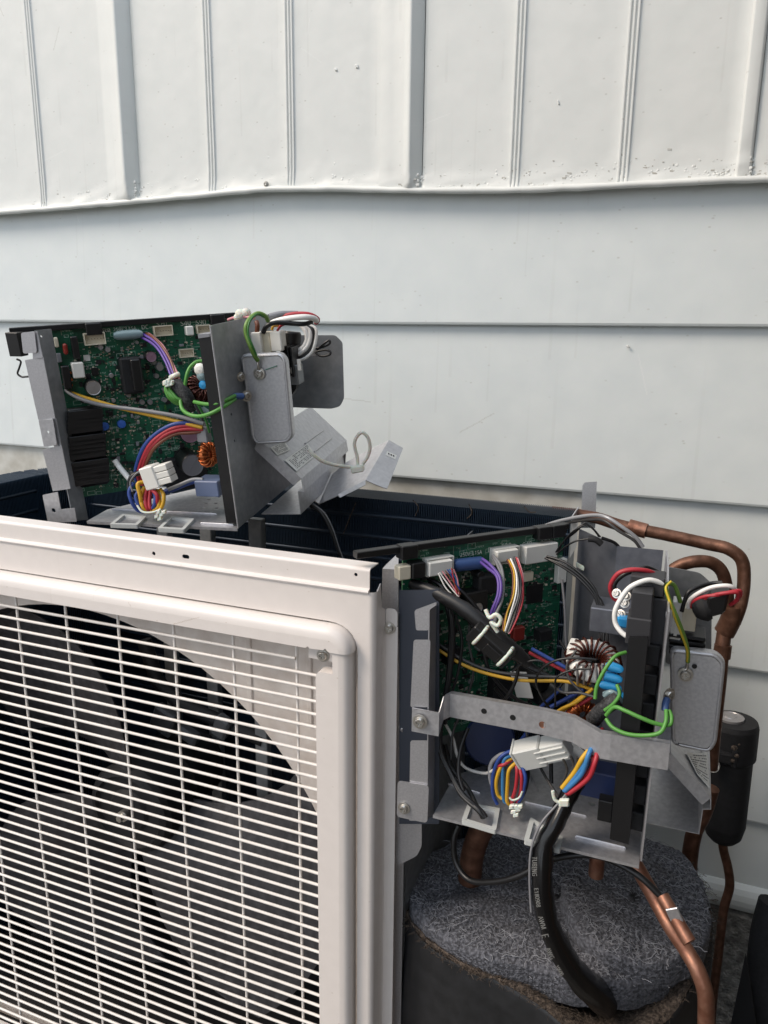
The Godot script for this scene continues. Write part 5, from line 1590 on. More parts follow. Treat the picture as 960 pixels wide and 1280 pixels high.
	w2(c, "wire", "white_wire", 0.0016, [[557, 905, -0.66], [566, 922, -0.66], [572, 945, -0.66], [582, 960, -0.66], [606, 966, -0.65], [618, 962, -0.63]])
	w2(c, "wire", "black_wire", 0.0022, [[585, 910, -0.65], [577, 935, -0.64], [574, 965, -0.63], [580, 990, -0.622]])
	var fb := Shape.new()
	var fc := at(614, 805, -0.622); var fx := (at(638, 826, -0.622) - at(590, 784, -0.622)).normalized(); var fyv := Vector3(0.5, 0.8, 0.3); fyv = (fyv - fx * fyv.dot(fx)).normalized()
	fb.box(fc, fx * 0.021, fyv * 0.009, fx.cross(fyv) * 0.007, 0.0012)
	fb.box(fc + fx * 0.005 + fx.cross(fyv) * 0.0075, fx * 0.008, fyv * 0.005, fx.cross(fyv) * 0.001, 0.0006)
	part("ferrite_clamp", fb, M.black, c)
	for o in [-0.012, 0.016]:
		var tie := Shape.new()
		var tpz := fx.cross(fyv)
		var lp := PackedVector3Array()
		for i in 17:
			var a := TAU * i / 16
			lp.append(fc + fx * o + fyv * cos(a) * 0.0105 + tpz * sin(a) * 0.0092)
		tie.tube(lp, PackedFloat32Array([0.0017]), 6, false)
		part("cable_tie", tie, M.nylon, c)
	var wc := Shape.new()
	wc.tube(spline(PackedVector3Array([at(607, 762, -0.615), at(612, 772, -0.612), at(620, 768, -0.612), at(626, 774, -0.612), at(622, 782, -0.612), at(614, 778, -0.614), at(622, 790, -0.616)]), 4), PackedFloat32Array([0.0018]), 8)
	part("white_clip", wc, M.nylon, c)
	# loose thin black wires over the middle
	w2(c, "thin_wire", "black_wire", 0.0012, [[745, 825, -0.63], [725, 823, -0.628], [700, 825, -0.628], [680, 833, -0.63], [670, 850, -0.632], [676, 870, -0.634], [690, 890, -0.636]])
	w2(c, "thin_wire", "black_wire", 0.0010, [[738, 836, -0.63], [715, 838, -0.63], [697, 847, -0.63], [694, 862, -0.632], [694, 885, -0.634]])
	w2(c, "thin_wire", "black_wire", 0.0010, [[640, 840, -0.63], [655, 828, -0.63], [675, 826, -0.63], [690, 838, -0.63]])
	# red, black and white loops at the terminal block
	w2(c, "wire", "red", 0.0021, [[830, 725, -0.665], [815, 716, -0.655], [798, 711, -0.65], [782, 712, -0.648], [770, 719, -0.648], [764, 731, -0.648], [765, 743, -0.65], [771, 750, -0.652], [786, 753, -0.652]])
	w2(c, "wire", "black_wire", 0.0021, [[828, 718, -0.672], [808, 710, -0.664], [795, 712, -0.660], [780, 718, -0.657], [770, 729, -0.656], [769, 740, -0.656], [774, 749, -0.656], [786, 751, -0.655]])
	w2(c, "wire", "white_wire", 0.0023, [[828, 729, -0.64], [812, 726, -0.635], [797, 728, -0.632], [784, 736, -0.63], [775, 749, -0.628], [770, 764, -0.626], [770, 778, -0.626], [776, 790, -0.624], [785, 797, -0.622]])
	# wires right of the end plate
	w2(c, "earth_wire", "olive_green", 0.0020, [[850, 752, -0.655], [848, 742, -0.65], [843, 732, -0.648], [838, 728, -0.645], [833, 734, -0.64], [836, 750, -0.636], [845, 772, -0.634], [854, 795, -0.64], [859, 812, -0.648], [859, 828, -0.655]])
	w2(c, "earth_stripe", "lemon", 0.0011, [[838, 727, -0.6432], [833, 734, -0.6378], [836, 750, -0.6340], [844, 772, -0.6320], [853, 795, -0.638], [858, 812, -0.646], [858.5, 826, -0.653]])
	w2(c, "wire", "black_wire", 0.0020, [[853, 765, -0.68], [855, 752, -0.68], [861, 741, -0.682], [872, 733, -0.685], [888, 729, -0.69], [903, 729, -0.69]])
	w2(c, "wire", "white_wire", 0.0020, [[859, 760, -0.675], [863, 751, -0.672], [872, 741, -0.67], [888, 734, -0.668], [904, 731, -0.668], [915, 733, -0.67], [920, 738, -0.675]])
	w2(c, "wire", "red", 0.0018, [[864, 760, -0.672], [869, 752, -0.668], [880, 746, -0.665], [896, 743, -0.662], [912, 740, -0.662], [924, 738, -0.664], [925, 744, -0.668], [918, 752, -0.672]])
	w2(c, "wire", "red", 0.0018, [[872, 752, -0.668], [888, 744, -0.664], [905, 742, -0.66], [922, 741, -0.662], [922, 749, -0.667], [912, 755, -0.672]])
	var fe := Shape.new()
	var e0 := at(879, 757, -0.668); var e1 := at(912, 748, -0.672)
	fe.box((e0 + e1) / 2, (e1 - e0) * 0.42, Vector3(0.001, 0.0105, 0), Vector3(0, 0, 0.009), 0.0025)
	part("ferrite_core", fe, M.black, c)
	var fr := Shape.new()
	fr.lathe(at(879, 760, -0.670), e0 - e1, [[0.011, -0.004], [0.012, 0.0], [0.009, 0.005], [0.006, 0.008], [0.0, 0.009]], 12)
	part("ferrite_tape", fr, M.black_matt, c)
	for q in [[846, 773, 0.0045, 0.018, "white_plastic"], [861, 771, 0.006, 0.0105, "cream_plastic"]]:
		var wk := Shape.new()
		wk.box(at(q[0], q[1], -0.695), Vector3(q[2], 0, 0), Vector3(0, q[3], 0), Vector3(0, 0, 0.008), 0.0006)
		wk.box(at(q[0], q[1], -0.6865), Vector3(q[2] * 0.3, 0, 0), Vector3(0, q[3] * 0.9, 0), Vector3(0, 0, 0.0008))
		part("connector_housing", wk, M[q[4]], c)
	for i in 4:
		var fi := Shape.new()
		fi.box(at(859, 790 + i * 7, -0.70), Vector3(0.015, 0, 0), Vector3(0, 0.0016, 0), Vector3(0, 0, 0.014), 0.0005)
		part("terminal_fin", fi, M.black, c)
	# plates at the right side
	cover_plate(c, [[837, 811], [895, 817], [907, 829], [896, 930], [887, 942], [839, 932]], -0.672, "cover_plate")
	screw(c, at(857, 843, -0.6705), Vector3(0, 0, 1), 0.0044)
	w2(c, "ring_terminal", "screw_steel", 0.0014, [[859, 826], [858, 834], [857, 838]], -0.668)
	var oh := Shape.new()
	oh.lathe(at(868, 833, -0.6714), Vector3(0, 0, 1), [[0.0022, 0.0], [0.0018, 0.0004], [0.0, 0.0004]], 12)
	part("plate_slot", oh, M.black, c)
	var bk := Shape.new()
	sheet(PackedVector3Array([at(832, 708, -0.77), at(875, 716, -0.77), at(890, 730, -0.77), at(889, 830, -0.77), at(832, 830, -0.77)]), [], 0.001, Vector3(0, 0, 1), 0.004, bk)
	part("back_plate", bk, M.galv_dull, c)
	hood(c, [[829, 952], [838, 940], [889, 996], [889, 1012], [879, 1012], [874, 1043], [806, 1029]], Vector3(0, 0, 1), at(806, 1029, -0.665), Vector3(0, 0, -0.13), [[[858, 941], [884, 941], [887, 985], [872, 968]]])
	# green loops and blue ring terminal
	w2(c, "earth_wire", "green", 0.0018, [[782, 815, -0.64], [770, 819, -0.635], [760, 830, -0.63], [751, 845, -0.626], [745, 860, -0.624], [743, 874, -0.622]])
	w2(c, "earth_wire", "green", 0.0019, [[757, 893, -0.61], [768, 885, -0.606], [782, 888, -0.603], [800, 897, -0.60], [820, 904, -0.60], [836, 906, -0.602], [840, 898, -0.606], [836, 888, -0.612]])
	w2(c, "earth_wire", "green", 0.0019, [[758, 898, -0.61], [766, 910, -0.604], [782, 917, -0.60], [805, 920, -0.598], [824, 915, -0.598], [833, 903, -0.602], [834, 888, -0.61]])
	w2(c, "earth_wire", "green", 0.0017, [[756, 888, -0.618], [768, 880, -0.616], [775, 868, -0.618], [772, 856, -0.622]])
	w2(c, "terminal_boot", "blue_plastic", 0.0034, [[832, 889, -0.614], [832, 880, -0.618], [833, 874, -0.622]])
	screw(c, at(836, 868, -0.628), Vector3(0.7, 0, 0.7), 0.004)
	w2(c, "braided_sleeve", "braid", 0.0075, [[741, 900, -0.635], [750, 890, -0.628], [762, 880, -0.624], [773, 874, -0.626]])

func cover_plate(c: Node3D, q: Array, z: float, called: String) -> void:    # a flat plate with a turned, rounded rim
	var pts := PackedVector3Array()
	for p in q: pts.append(at(p[0], p[1], z))
	rim_plate(c, pts, Vector3(0, 0, 1), called)
func rim_plate(c: Node3D, pts: PackedVector3Array, n: Vector3, called: String) -> void:
	n = n.normalized()
	var ux := (pts[1] - pts[0]).normalized(); ux = (ux - n * ux.dot(n)).normalized()
	var uy := n.cross(ux)
	var p2 := PackedVector2Array()
	for p in pts: p2.append(Vector2((p - pts[0]).dot(ux), (p - pts[0]).dot(uy)))
	var rp := rounded(p2, 0.007, 5)
	var ctr := Vector2.ZERO
	for p in rp: ctr += p / rp.size()
	var s := Shape.new()
	var rows := []
	for st in [[0.0, -0.009], [0.0, -0.002], [0.0006, -0.0005], [0.0018, 0.0002], [0.0028, 0.0], [0.0036, -0.0006]]:
		var line := PackedVector3Array()
		for i in rp.size() + 1:
			var p := rp[i % rp.size()]
			var t := (rp[(i + 1) % rp.size()] - rp[(i + rp.size() - 1) % rp.size()]).normalized()
			var inw := Vector2(-t.y, t.x)
			if inw.dot(ctr - p) < 0: inw = -inw
			var w: Vector2 = p + inw * st[0]
			line.append(pts[0] + ux * w.x + uy * w.y + n * st[1])
		rows.append(line)
	s.grid(rows, Vector3.ZERO)
	var mid := pts[0] + ux * ctr.x + uy * ctr.y - n * 0.02
	for i in s.n.size():
		if s.n[i].dot(s.v[i] - mid) < 0: s.n[i] = -s.n[i]
	for t in range(0, s.v.size(), 3):
		if (s.v[t + 1] - s.v[t]).cross(s.v[t + 2] - s.v[t]).dot(s.n[t]) > 0:
			var v := s.v[t + 1]; s.v[t + 1] = s.v[t + 2]; s.v[t + 2] = v
			var nn := s.n[t + 1]; s.n[t + 1] = s.n[t + 2]; s.n[t + 2] = nn
	var inner := PackedVector2Array()
	for i in rp.size():
		var p := rp[i]
		var t := (rp[(i + 1) % rp.size()] - rp[(i + rp.size() - 1) % rp.size()]).normalized()
		var inw := Vector2(-t.y, t.x)
		if inw.dot(ctr - p) < 0: inw = -inw
		inner.append(p + inw * 0.0035)
	s.plate(inner, [], pts[0] - n * 0.0006, ux, uy, 0.001)
	part(called, s, M.plate_steel, c)
func hood(c: Node3D, q: Array, n: Vector3, anchor: Vector3, back: Vector3, stickers: Array) -> void:   # folded sheet: lip, slope, step, leg, floor
	n = n.normalized()
	var p := PackedVector3Array()
	for e in q: p.append(onplane(e[0], e[1], anchor, n))
	var s := Shape.new()
	var loop := PackedVector3Array()
	var out := PackedVector3Array()
	var t := 0.001
	for i in p.size():
		var a := (p[i] - p[maxi(i - 1, 0)]).normalized() if i > 0 else (p[1] - p[0]).normalized()
		var b := (p[mini(i + 1, p.size() - 1)] - p[i]).normalized() if i < p.size() - 1 else a
		var m := (a.cross(n) + b.cross(n)).normalized()
		out.append(p[i] + m * t)
	for i in p.size() - 1:
		var d := 1.0 if i > 0 else 0.0
		var along := back if i > 0 else (p[1] - p[0])
		if i == 0: continue
		s.quad(p[i], p[i + 1], p[i + 1] + back, p[i] + back, (p[i + 1] - p[i]).cross(back))
		s.quad(out[i], out[i + 1], out[i + 1] + back, out[i] + back, -(p[i + 1] - p[i]).cross(back))
		s.quad(p[i], p[i + 1], out[i + 1], out[i], n)
	s.quad(p[1] + back, p[2] + back, p[5] + back, p[6] + back, -back)
	# the turned-down lip in front of the slope
	var lip := PackedVector3Array([p[1], p[2], p[2] + (p[0] - p[1]), p[0]])
	sheet(PackedVector3Array([p[1] + n * 0.0012, p[2] + n * 0.0012, p[2] + (p[0] - p[1]) + (p[1] - p[2]) * 0.04 + n * 0.0012, p[0] + (p[2] - p[1]) * 0.04 + n * 0.0012]), [], 0.001, n, 0.002, s)
	var o := part("sloped_hood", s, M.galv_bright, c)
	# printed stickers on the slope
	var u := (p[2] - p[1]).normalized(); var w := back.normalized()
	var up := w.cross(u)
	if up.y < 0: up = -up
	for e in stickers:
		var k4 := PackedVector3Array()
		for q4 in e: k4.append(onplane(q4[0], q4[1], p[1] + up * 0.0016, up))
		var lab := part("sticker", sheet(k4, [], 0.0003, up), M.sticker, o)
		var ink := Shape.new()
		rng.seed = 5
		for r in 9:
			var v0 := 0.1 + 0.095 * r
			var a := 0.08
			while a < 0.9:
				var l := rng.randf_range(0.03, 0.10)
				if rng.randf() < 0.8:
					var c0 := k4[0].lerp(k4[1], a).lerp(k4[3].lerp(k4[2], a), v0); var c1 := k4[0].lerp(k4[1], minf(0.94, a + l)).lerp(k4[3].lerp(k4[2], minf(0.94, a + l)), v0)
					ink.box((c0 + c1) / 2 + up * 0.0002, (c1 - c0) / 2, (k4[3] - k4[0]) * 0.017, up * 0.0001)
				a += l + 0.035
		part("printed_lines", ink, M.print_grey, lab, "stuff")
	var rb := Shape.new()
	for e in [0.55, 0.78]:
		var a: Vector3 = p[1] + (p[2] - p[1]) * e + back * 0.42 + up * 0.001
		rb.tube(PackedVector3Array([a, a + back * 0.4]), PackedFloat32Array([0.0009]), 6)
	part("pressed_rib", rb, M.galv_bright, o)

# ------------------------------------------------------------------ the second control box, resting tilted on the open top
const N1 := Vector3(0.14691461, -0.09983342, 0.98409826)
func b1(x: float, y: float, w := 0.0) -> Vector3:       # w metres behind the box's open front
	return onplane(x, y, EYE + Vector3(-0.4362, -0.2077, -0.6843) - N1 * w, N1)
func w1(parent: Node, called: String, mat: String, r: float, pts: Array, w := 0.0, steps := 6) -> MeshInstance3D:
	var p := PackedVector3Array()
	for q in pts: p.append(b1(q[0], q[1], q[2] if q.size() > 2 else w) + shake())
	var s := Shape.new()
	s.tube(spline(p, steps), PackedFloat32Array([r]), 8)
	return part(called, s, M[mat], parent)
func sheet1(q: Array, w: float, thick := 0.001, holes := [], round_r := 0.0, s: Shape = null) -> Shape:
	var p := PackedVector3Array(); var h := []
	for e in q: p.append(b1(e[0], e[1], w))
	for e in holes: h.append([b1(e[0], e[1], w), e[2]])
	return sheet(p, h, thick, N1, round_r, s)
func build_upper_box() -> void:
	var base := b1(200, 656, 0.06)
	var c := thing("control_box", "loose tilted steel control box resting on top of the unit, unplugged green board", "control box", base)
	var dn := (b1(92, 652) - b1(44, 414)).normalized()
	# --- board
	var b := Board.new()
	var yaw := deg_to_rad(48.0)
	var n0 := Vector3(sin(yaw), 0, cos(yaw))
	b.n = (n0 - dn * n0.dot(dn)).normalized()
	b.d = dn
	b.u = b.d.cross(b.n).normalized()
	if b.u.x < 0: b.u = -b.u
	b.o = at(12, 416, -0.64)
	# the board's top edge climbs to the right in the photo
	var far_ := onplane(294, 396, b.o, b.n)
	b.u = (far_ - b.o).normalized()
	b.d = (dn - b.u * dn.dot(b.u)).normalized()
	b.n = b.u.cross(-b.d).normalized()
	var lng := b.o.distance_to(far_)
	var pb := board_mesh(c, b, (bp(b, 57, 440) - b.o).dot(b.u), lng, 0.192)
	var strip := Shape.new()
	strip.box(b.o + b.u * lng * 0.5 - b.d * 0.0022 + b.n * 0.001, b.u * lng * 0.5, b.d * 0.003, b.n * 0.0045, 0.0006)
	part("board_rail", strip, M.black, c)
	for q in [0.085, 0.225]:
		var k := Shape.new()
		k.box(b.o + b.u * q + b.d * 0.002 + b.n * 0.0035, b.u * 0.0085, b.d * 0.0065, b.n * 0.0062, 0.0008)
		part("rail_clip", k, M.black, c)
	silk(pb, b, "S70", 117, 414, 0.0055); silk(pb, b, "FU2", 133, 413, 0.0036); silk(pb, b, "S20", 202, 405, 0.0055); silk(pb, b, "S40", 232, 404, 0.0055); silk(pb, b, "S90", 251, 403, 0.0055)
	silk(pb, b, "250V 3.15A", 156, 411, 0.0036); silk(pb, b, "DC", 181, 409, 0.0045)
	small_parts(pb, b, 92, 950, 0.06, lng - 0.01, 0.02, 0.185)
	socket(c, b, 104, 417, 133, 430, 0.009, 7)
	socket(c, b, 192, 408, 217, 419, 0.009, 7)
	chip(c, "connector", "white_plastic", b, 232, 408, 243, 419, 0.010, 0.001)
	socket(c, b, 246, 407, 264, 416, 0.009, 5)
	socket(c, b, 224, 437, 243, 446, 0.006, 6)
	chip(c, "connector", "cream_plastic", b, 67, 422, 74, 434, 0.008, 0.0008)
	chip(c, "connector", "grey_plastic", b, 70, 442, 78, 453, 0.006, 0.0008)
	chip(c, "film_capacitor", "red_part", b, 78, 430, 86, 443, 0.010, 0.0015)
	chip(c, "relay", "black", b, 88, 421, 101, 448, 0.012, 0.0008)
	chip(c, "relay", "white_plastic", b, 89, 454, 107, 472, 0.014, 0.001)
	chip(c, "microchip", "black", b, 114, 460, 124, 469, 0.003, 0.0004)
	chip(c, "printed_tag", "print_white", b, 104, 444, 113, 451, 0.0004, 0.0)
	can(c, "capacitor", b, 117, 485, 0.0085, 0.021)
	can(c, "capacitor", b, 189, 446, 0.0062, 0.017, "mauve")
	can(c, "capacitor", b, 200, 459, 0.0042, 0.011, "can_top", "grey_plastic")
	for q in [[126, 434], [135, 437], [155, 474], [157, 462], [178, 503], [188, 503], [196, 470], [206, 500], [193, 453], [161, 494]]: can(c, "capacitor", b, q[0], q[1], 0.0028, 0.007, "can_top", "grey_plastic")
	chip(c, "transformer_core", "black", b, 163, 450, 180, 488, 0.026, 0.001)
	chip(c, "transformer", "black_matt", b, 149, 448, 182, 491, 0.016, 0.002)
	w1(c, "transformer_tape", "mauve", 0.0012, [[157, 456, 0.076], [152, 463, 0.075], [152, 472, 0.074], [156, 479, 0.073]])
	var gel := Shape.new()
	var g0 := bp(b, 142, 420, 0.0055); var g1 := bp(b, 178, 417, 0.0055)
	gel.tube(PackedVector3Array([g0, g0.lerp(g1, 0.1), g0.lerp(g1, 0.3), g0.lerp(g1, 0.7), g0.lerp(g1, 0.9), g1]), PackedFloat32Array([0.003, 0.0048, 0.0056, 0.0056, 0.0048, 0.003]), 14)
	part("fuse_sleeve", gel, M.pale_glue, c)
	for q in [[131, 533], [152, 530]]:
		var dsc := Shape.new()
		dsc.lathe(bp(b, q[0], q[1], 0.004), (b.n + Vector3(0, 0.3, 0)).normalized(), [[0.0045, -0.003], [0.0052, -0.001], [0.0045, 0.001], [0.0, 0.0014]], 14)
		part("disc_capacitor", dsc, M.blue_disc, c)
	for i in 3:
		chip(c, "reactor", "black", b, 83 + i * 2, 513 + i * 32, 130 + i * 4, 541 + i * 32, 0.02, 0.003)
		for k in 5: chip(c, "reactor_rib", "black", b, 84 + i * 2, 515 + i * 32 + k * 5.2, 129 + i * 4, 517.2 + i * 32 + k * 5.2, 0.0255, 0.0004)
	chip(c, "coil_bobbin", "black", b, 76, 458, 91, 486, 0.012, 0.001)
	for k in 3: w1(c, "coil_turn", "copper_wire", 0.0016, [[77, 466 + k * 8, 0.045], [83, 464 + k * 8, 0.041], [90, 466 + k * 8, 0.044]])
	chip(c, "heat_sink", "black_matt", b, 205, 575, 262, 607, 0.012, 0.003)
	for q in [[238, 541, 0.0125, 0.04, "mauve"], [241, 582, 0.0135, 0.045, "black"]]:
		can(c, "capacitor", b, q[0], q[1], q[2], q[3], q[4] if q[4] == "mauve" else "grey_plastic")
	toroid(c, "copper_choke", b1(260, 568, 0.05), Vector3(1.0, 0.1, 0.15), 0.0088, 0.0052, 15, 0.0012, "copper_wire", "copper_wire")
	toroid(c, "toroid_coil", b1(250, 487, 0.055), Vector3(0.8, 0.75, 0.2), 0.0105, 0.0065, 17, 0.0011, "brown_wire", "brown_wire")
	for q in [[250, 462, "white_plastic", 0.007, 0.004], [252, 470, "pale_glue", 0.006, 0.003], [254, 481, "blue_glue", 0.005, 0.004], [256, 515, "pale_glue", 0.004, 0.006]]:
		var gs := Shape.new()
		gs.lathe(b1(q[0], q[1], 0.036), N1, [[q[3] * 0.9, -0.003], [q[3], 0.0], [q[4], 0.0022], [0.0, 0.003]], 9)
		part("glue_drip", gs, M[q[2]], c)
	var nf := Shape.new()
	var nc := b1(265, 607, 0.045)
	nf.box(nc, Vector3(0.014, 0.0005, -0.002), -dn * 0.009, N1 * 0.014, 0.001)
	part("noise_filter", nf, M.slate_plastic, c)
	var gx := Shape.new()
	gx.box(b1(255, 543, 0.04), Vector3(0.006, 0, -0.001), -dn * 0.008, N1 * 0.006, 0.001)
	part("plug", gx, M.grey_plastic, c)
	# --- casing
	var br := Shape.new()
	sheet1([[26, 416], [43, 414], [46, 441], [29, 442]], -0.002, 0.001, [], 0.0025, br)
	sheet1([[40, 415], [46, 414], [54, 449], [41, 449]], 0.0, 0.001, [], 0.0, br)
	sheet1([[31, 450], [54, 447], [69, 523], [48, 525]], 0.0, 0.001, [], 0.001, br)
	sheet1([[58, 526], [70, 523], [77, 559], [68, 560]], 0.0012, 0.001, [], 0.0, br)
	sheet1([[53, 562], [77, 557], [88, 611], [66, 614]], 0.0, 0.001, [], 0.001, br)
	part("side_bracket", br, M.galv, c)
	var bt := Shape.new()
	sheet1([[48, 525], [66, 524], [71, 556], [55, 559]], -0.003, 0.001, [[60, 540, 0.0017]], 0.0015, bt)
	part("strap_seat", bt, M.galv_bright, c)
	var bf := Shape.new()
	sheet1([[53, 619], [72, 615], [76, 637], [93, 635], [96, 652], [60, 654]], -0.0015, 0.001, [[67, 638, 0.0026]], 0.001, bf)
	part("bracket_foot", bf, M.galv_bright, c)
	var sf := Shape.new()
	sheet(PackedVector3Array([b1(44, 413, 0.0), b1(64, 411, 0.026), b1(109, 650, 0.026), b1(93, 652, 0.0)]), [[b1(52, 420, 0.008), 0.0014]], 0.001, Vector3(1, 0, 0.3), 0.0, sf)
	part("bracket_side", sf, M.galv_dull, c)
	var hk := Shape.new()
	hk.tube(spline(PackedVector3Array([b1(21, 449, 0.01), b1(26, 452, 0.01), b1(24, 460, 0.01), b1(22, 467, 0.01), b1(27, 471, 0.01), b1(32, 471, 0.009), b1(41, 470, 0.006)]), 4), PackedFloat32Array([0.0011]), 6)
	part("wire_hook", hk, M.black_wire, c)
	var be := Shape.new()
	be.box(b1(21, 430, 0.008), Vector3(0.0075, 0, -0.001), -dn * 0.0125, N1 * 0.006, 0.0006)
	part("rail_end", be, M.black, c)
	var fl := Shape.new()
	var f0 := b1(109, 651, 0.0); var f1 := b1(297, 660, 0.0)
	var bk := -N1; bk = (bk - (f1 - f0).normalized() * 0.0).normalized()
	var hl := []
	var fn := (f1 - f0).cross(bk).normalized()
	if fn.y < 0: fn = -fn
	for q in [[258, 629], [270, 629], [254, 635], [271, 635], [261, 624], [274, 621], [266, 617]]: hl.append([onplane(q[0], q[1], f0, fn), 0.0026])
	sheet(PackedVector3Array([f0, f1, f1 + bk * 0.17, f0 + bk * 0.14 + (f1 - f0) * 0.4, f0 + bk * 0.04]), hl, 0.001, fn, 0.0, fl)
	fl.box((f0 + f1) / 2 - fn * 0.0016 + N1 * 0.0006, (f1 - f0) / 2, fn * 0.0016, N1 * 0.0006)
	part("tray", fl, M.galv_bright, c)
	for q in [[140, 637, 271, 643, 0.002], [251, 655, 292, 657, 0.0026]]:
		var p := onplane(q[0], q[1], f0, fn); var p1 := onplane(q[2], q[3], f0, fn)
		var rb := Shape.new()
		rb.tube(PackedVector3Array([p, p.lerp(p1, 0.02), p.lerp(p1, 0.98), p1]), PackedFloat32Array([0.001, q[4], q[4], 0.001]), 10, true, 0.5)
		part("pressed_rib", rb, M.galv_bright, c)
	for q in [[[137, 655], [172, 656], [183, 645], [153, 642]], [[197, 660], [230, 662], [243, 648], [213, 645]]]:
		var pts := PackedVector3Array()
		for p in q: pts.append(onplane(p[0], p[1], f0 + fn * 0.003, fn))
		frame_clip(c, pts, fn, 0.0045)
	var t0 := b1(263, 407); var e0 := b1(298, 660)
	var ep := Shape.new()
	var en := (t0 - e0).cross(bk).normalized()
	if en.x < 0: en = -en
	sheet(PackedVector3Array([t0, e0, e0 + bk * 0.165, e0 + bk * 0.165 - dn * 0.21, t0 + bk * 0.10]), [[onplane(289, 518, e0, en), 0.0016], [onplane(293, 551, e0, en), 0.0016]], 0.0013, en, 0.0, ep)
	part("end_plate", ep, M.galv_dull, c)
	var eg := Shape.new()
	eg.tube(PackedVector3Array([t0 + N1 * 0.0004, e0 + N1 * 0.0004]), PackedFloat32Array([0.0009]), 6)
	part("plate_edge", eg, M.galv_bright, c)
	var bar := Shape.new()
	sheet1([[248, 421], [264, 420], [296, 654], [283, 654]], 0.004, 0.02, [], 0.0008, bar)
	part("heat_sink_bar", bar, M.black, c)
	var bl := Shape.new()
	sheet1([[247, 418], [262, 417], [262, 421], [248, 423]], 0.003, 0.02, [], 0.0, bl)
	part("bar_top", bl, M.grey_plastic, c)
	# --- right hand side
	var rp := PackedVector3Array()
	for q in [[300, 443], [350, 441], [357, 449], [366, 545], [359, 554], [320, 556], [314, 547]]: rp.append(b1(q[0], q[1], 0.058))
	rim_plate(c, rp, N1, "cover_plate")
	screw(c, b1(324, 467, 0.0565), N1, 0.0045)
	w1(c, "pen_mark", "marker", 0.0005, [[332, 462], [339, 460], [347, 458]], 0.0577)
	w1(c, "ring_terminal", "screw_steel", 0.0015, [[322, 450], [323, 456], [324, 462]], 0.054)
	screw(c, b1(301, 471, 0.05), Vector3(1, 0, 0.4), 0.0035)
	screw(c, b1(308, 495, 0.045), Vector3(1, 0, 0.5), 0.0042)
	w1(c, "terminal_boot", "blue_plastic", 0.0036, [[291, 498, 0.03], [296, 496, 0.034], [303, 495, 0.04]])
	w1(c, "earth_wire", "olive_green", 0.0024, [[336, 401, 0.075], [332, 395, 0.068], [322, 392, 0.06], [313, 397, 0.052], [308, 407, 0.047], [308, 419, 0.044], [313, 433, 0.043], [319, 445, 0.047], [322, 451, 0.052]])
	w1(c, "earth_stripe", "dark_green", 0.0011, [[330, 396, 0.065], [321, 393.5, 0.057], [314, 399, 0.049], [310, 408, 0.0445], [310.5, 419, 0.0415], [315, 432, 0.0405], [320, 444, 0.0445]])
	# rear plate and hood
	var bp_ := Shape.new()
	sheet1([[360, 419], [419, 419], [428, 428], [430, 498], [425, 508], [414, 511], [360, 509]], 0.17, 0.001, [], 0.003, bp_)
	part("back_plate", bp_, M.galv_dull, c)
	hood(c, [[316, 559], [323, 548], [377, 598], [380, 614], [373, 615], [376, 643], [327, 643]], N1, b1(327, 643, 0.066), -N1 * 0.185, [[[356, 575], [385, 554], [394, 570], [371, 589]], [[338, 559], [356, 552], [363, 562], [347, 569]]])
	# connectors, fins, ferrite with loops
	for q in [[324, 428, 0.0055, 0.0115, 0.082], [336, 428, 0.005, 0.0115, 0.088], [348, 426, 0.006, 0.0105, 0.086]]:
		var wk := Shape.new()
		wk.box(b1(q[0], q[1], q[4]), Vector3(q[2], 0.0003, -0.0008), -dn * q[3], N1 * 0.008, 0.0008)
		part("connector_housing", wk, M.white_plastic if q[0] != 336 else M.cream_plastic, c)
	for i in 4:
		var fi := Shape.new()
		fi.box(b1(358 + i * 4, 448 + i * 1, 0.10), Vector3(0.0012, 0, 0), -dn * 0.016, N1 * 0.014, 0.0004)
		part("terminal_fin", fi, M.black, c)
	var tb := Shape.new()
	tb.box(b1(367, 467, 0.10), Vector3(0.008, 0, -0.002), -dn * 0.011, N1 * 0.010, 0.001)
	part("terminal_block", tb, M.galv_dull, c)
	screw(c, b1(361, 463, 0.088), N1, 0.0032)
	var lb := Shape.new()
	lb.box(b1(374, 456, 0.088), Vector3(0.002, 0, 0), -dn * 0.006, N1 * 0.001)
	part("paper_tag", lb, M.sticker, c)
	var legs := Shape.new()
	sheet1([[357, 476], [372, 470], [370, 486], [357, 505]], 0.10, 0.008, [], 0.0, legs)
	part("terminal_base", legs, M.black, c)
	var fe := Shape.new()
	fe.lathe(b1(364, 428, 0.115), Vector3(0.1, 1, 0), [[0.0, -0.012], [0.0095, -0.012], [0.0105, -0.010], [0.0105, 0.010], [0.0095, 0.012], [0.0, 0.012]], 18)
	part("ferrite_core", fe, M.black, c)
	for q in [[0, "white_wire", 0.0028], [5, "white_wire", 0.0026], [10, "black_wire", 0.0014], [8, "dark_grey_wire", 0.0016], [12, "white_wire", 0.0018]]:
		var o: float = q[0]
		w1(c, "loop_wire", q[1], q[2], [[376 + o * 0.2, 406 - o * 0.1, 0.12], [382 + o, 414 - o * 0.3, 0.118], [383 + o, 425, 0.114], [377 + o * 0.9, 435 + o * 0.5, 0.11], [366 + o * 0.6, 440 + o * 0.8, 0.108], [357, 436 + o * 0.6, 0.11]])
	w1(c, "wire", "black_wire", 0.0026, [[328, 416, 0.08], [334, 408, 0.078], [345, 404, 0.08], [362, 404, 0.085], [380, 405, 0.09], [390, 403, 0.10]])
	w1(c, "wire", "white_wire", 0.0032, [[338, 405, 0.09], [348, 401, 0.088], [362, 398, 0.087], [380, 396, 0.088], [392, 397, 0.095], [396, 400, 0.105]])
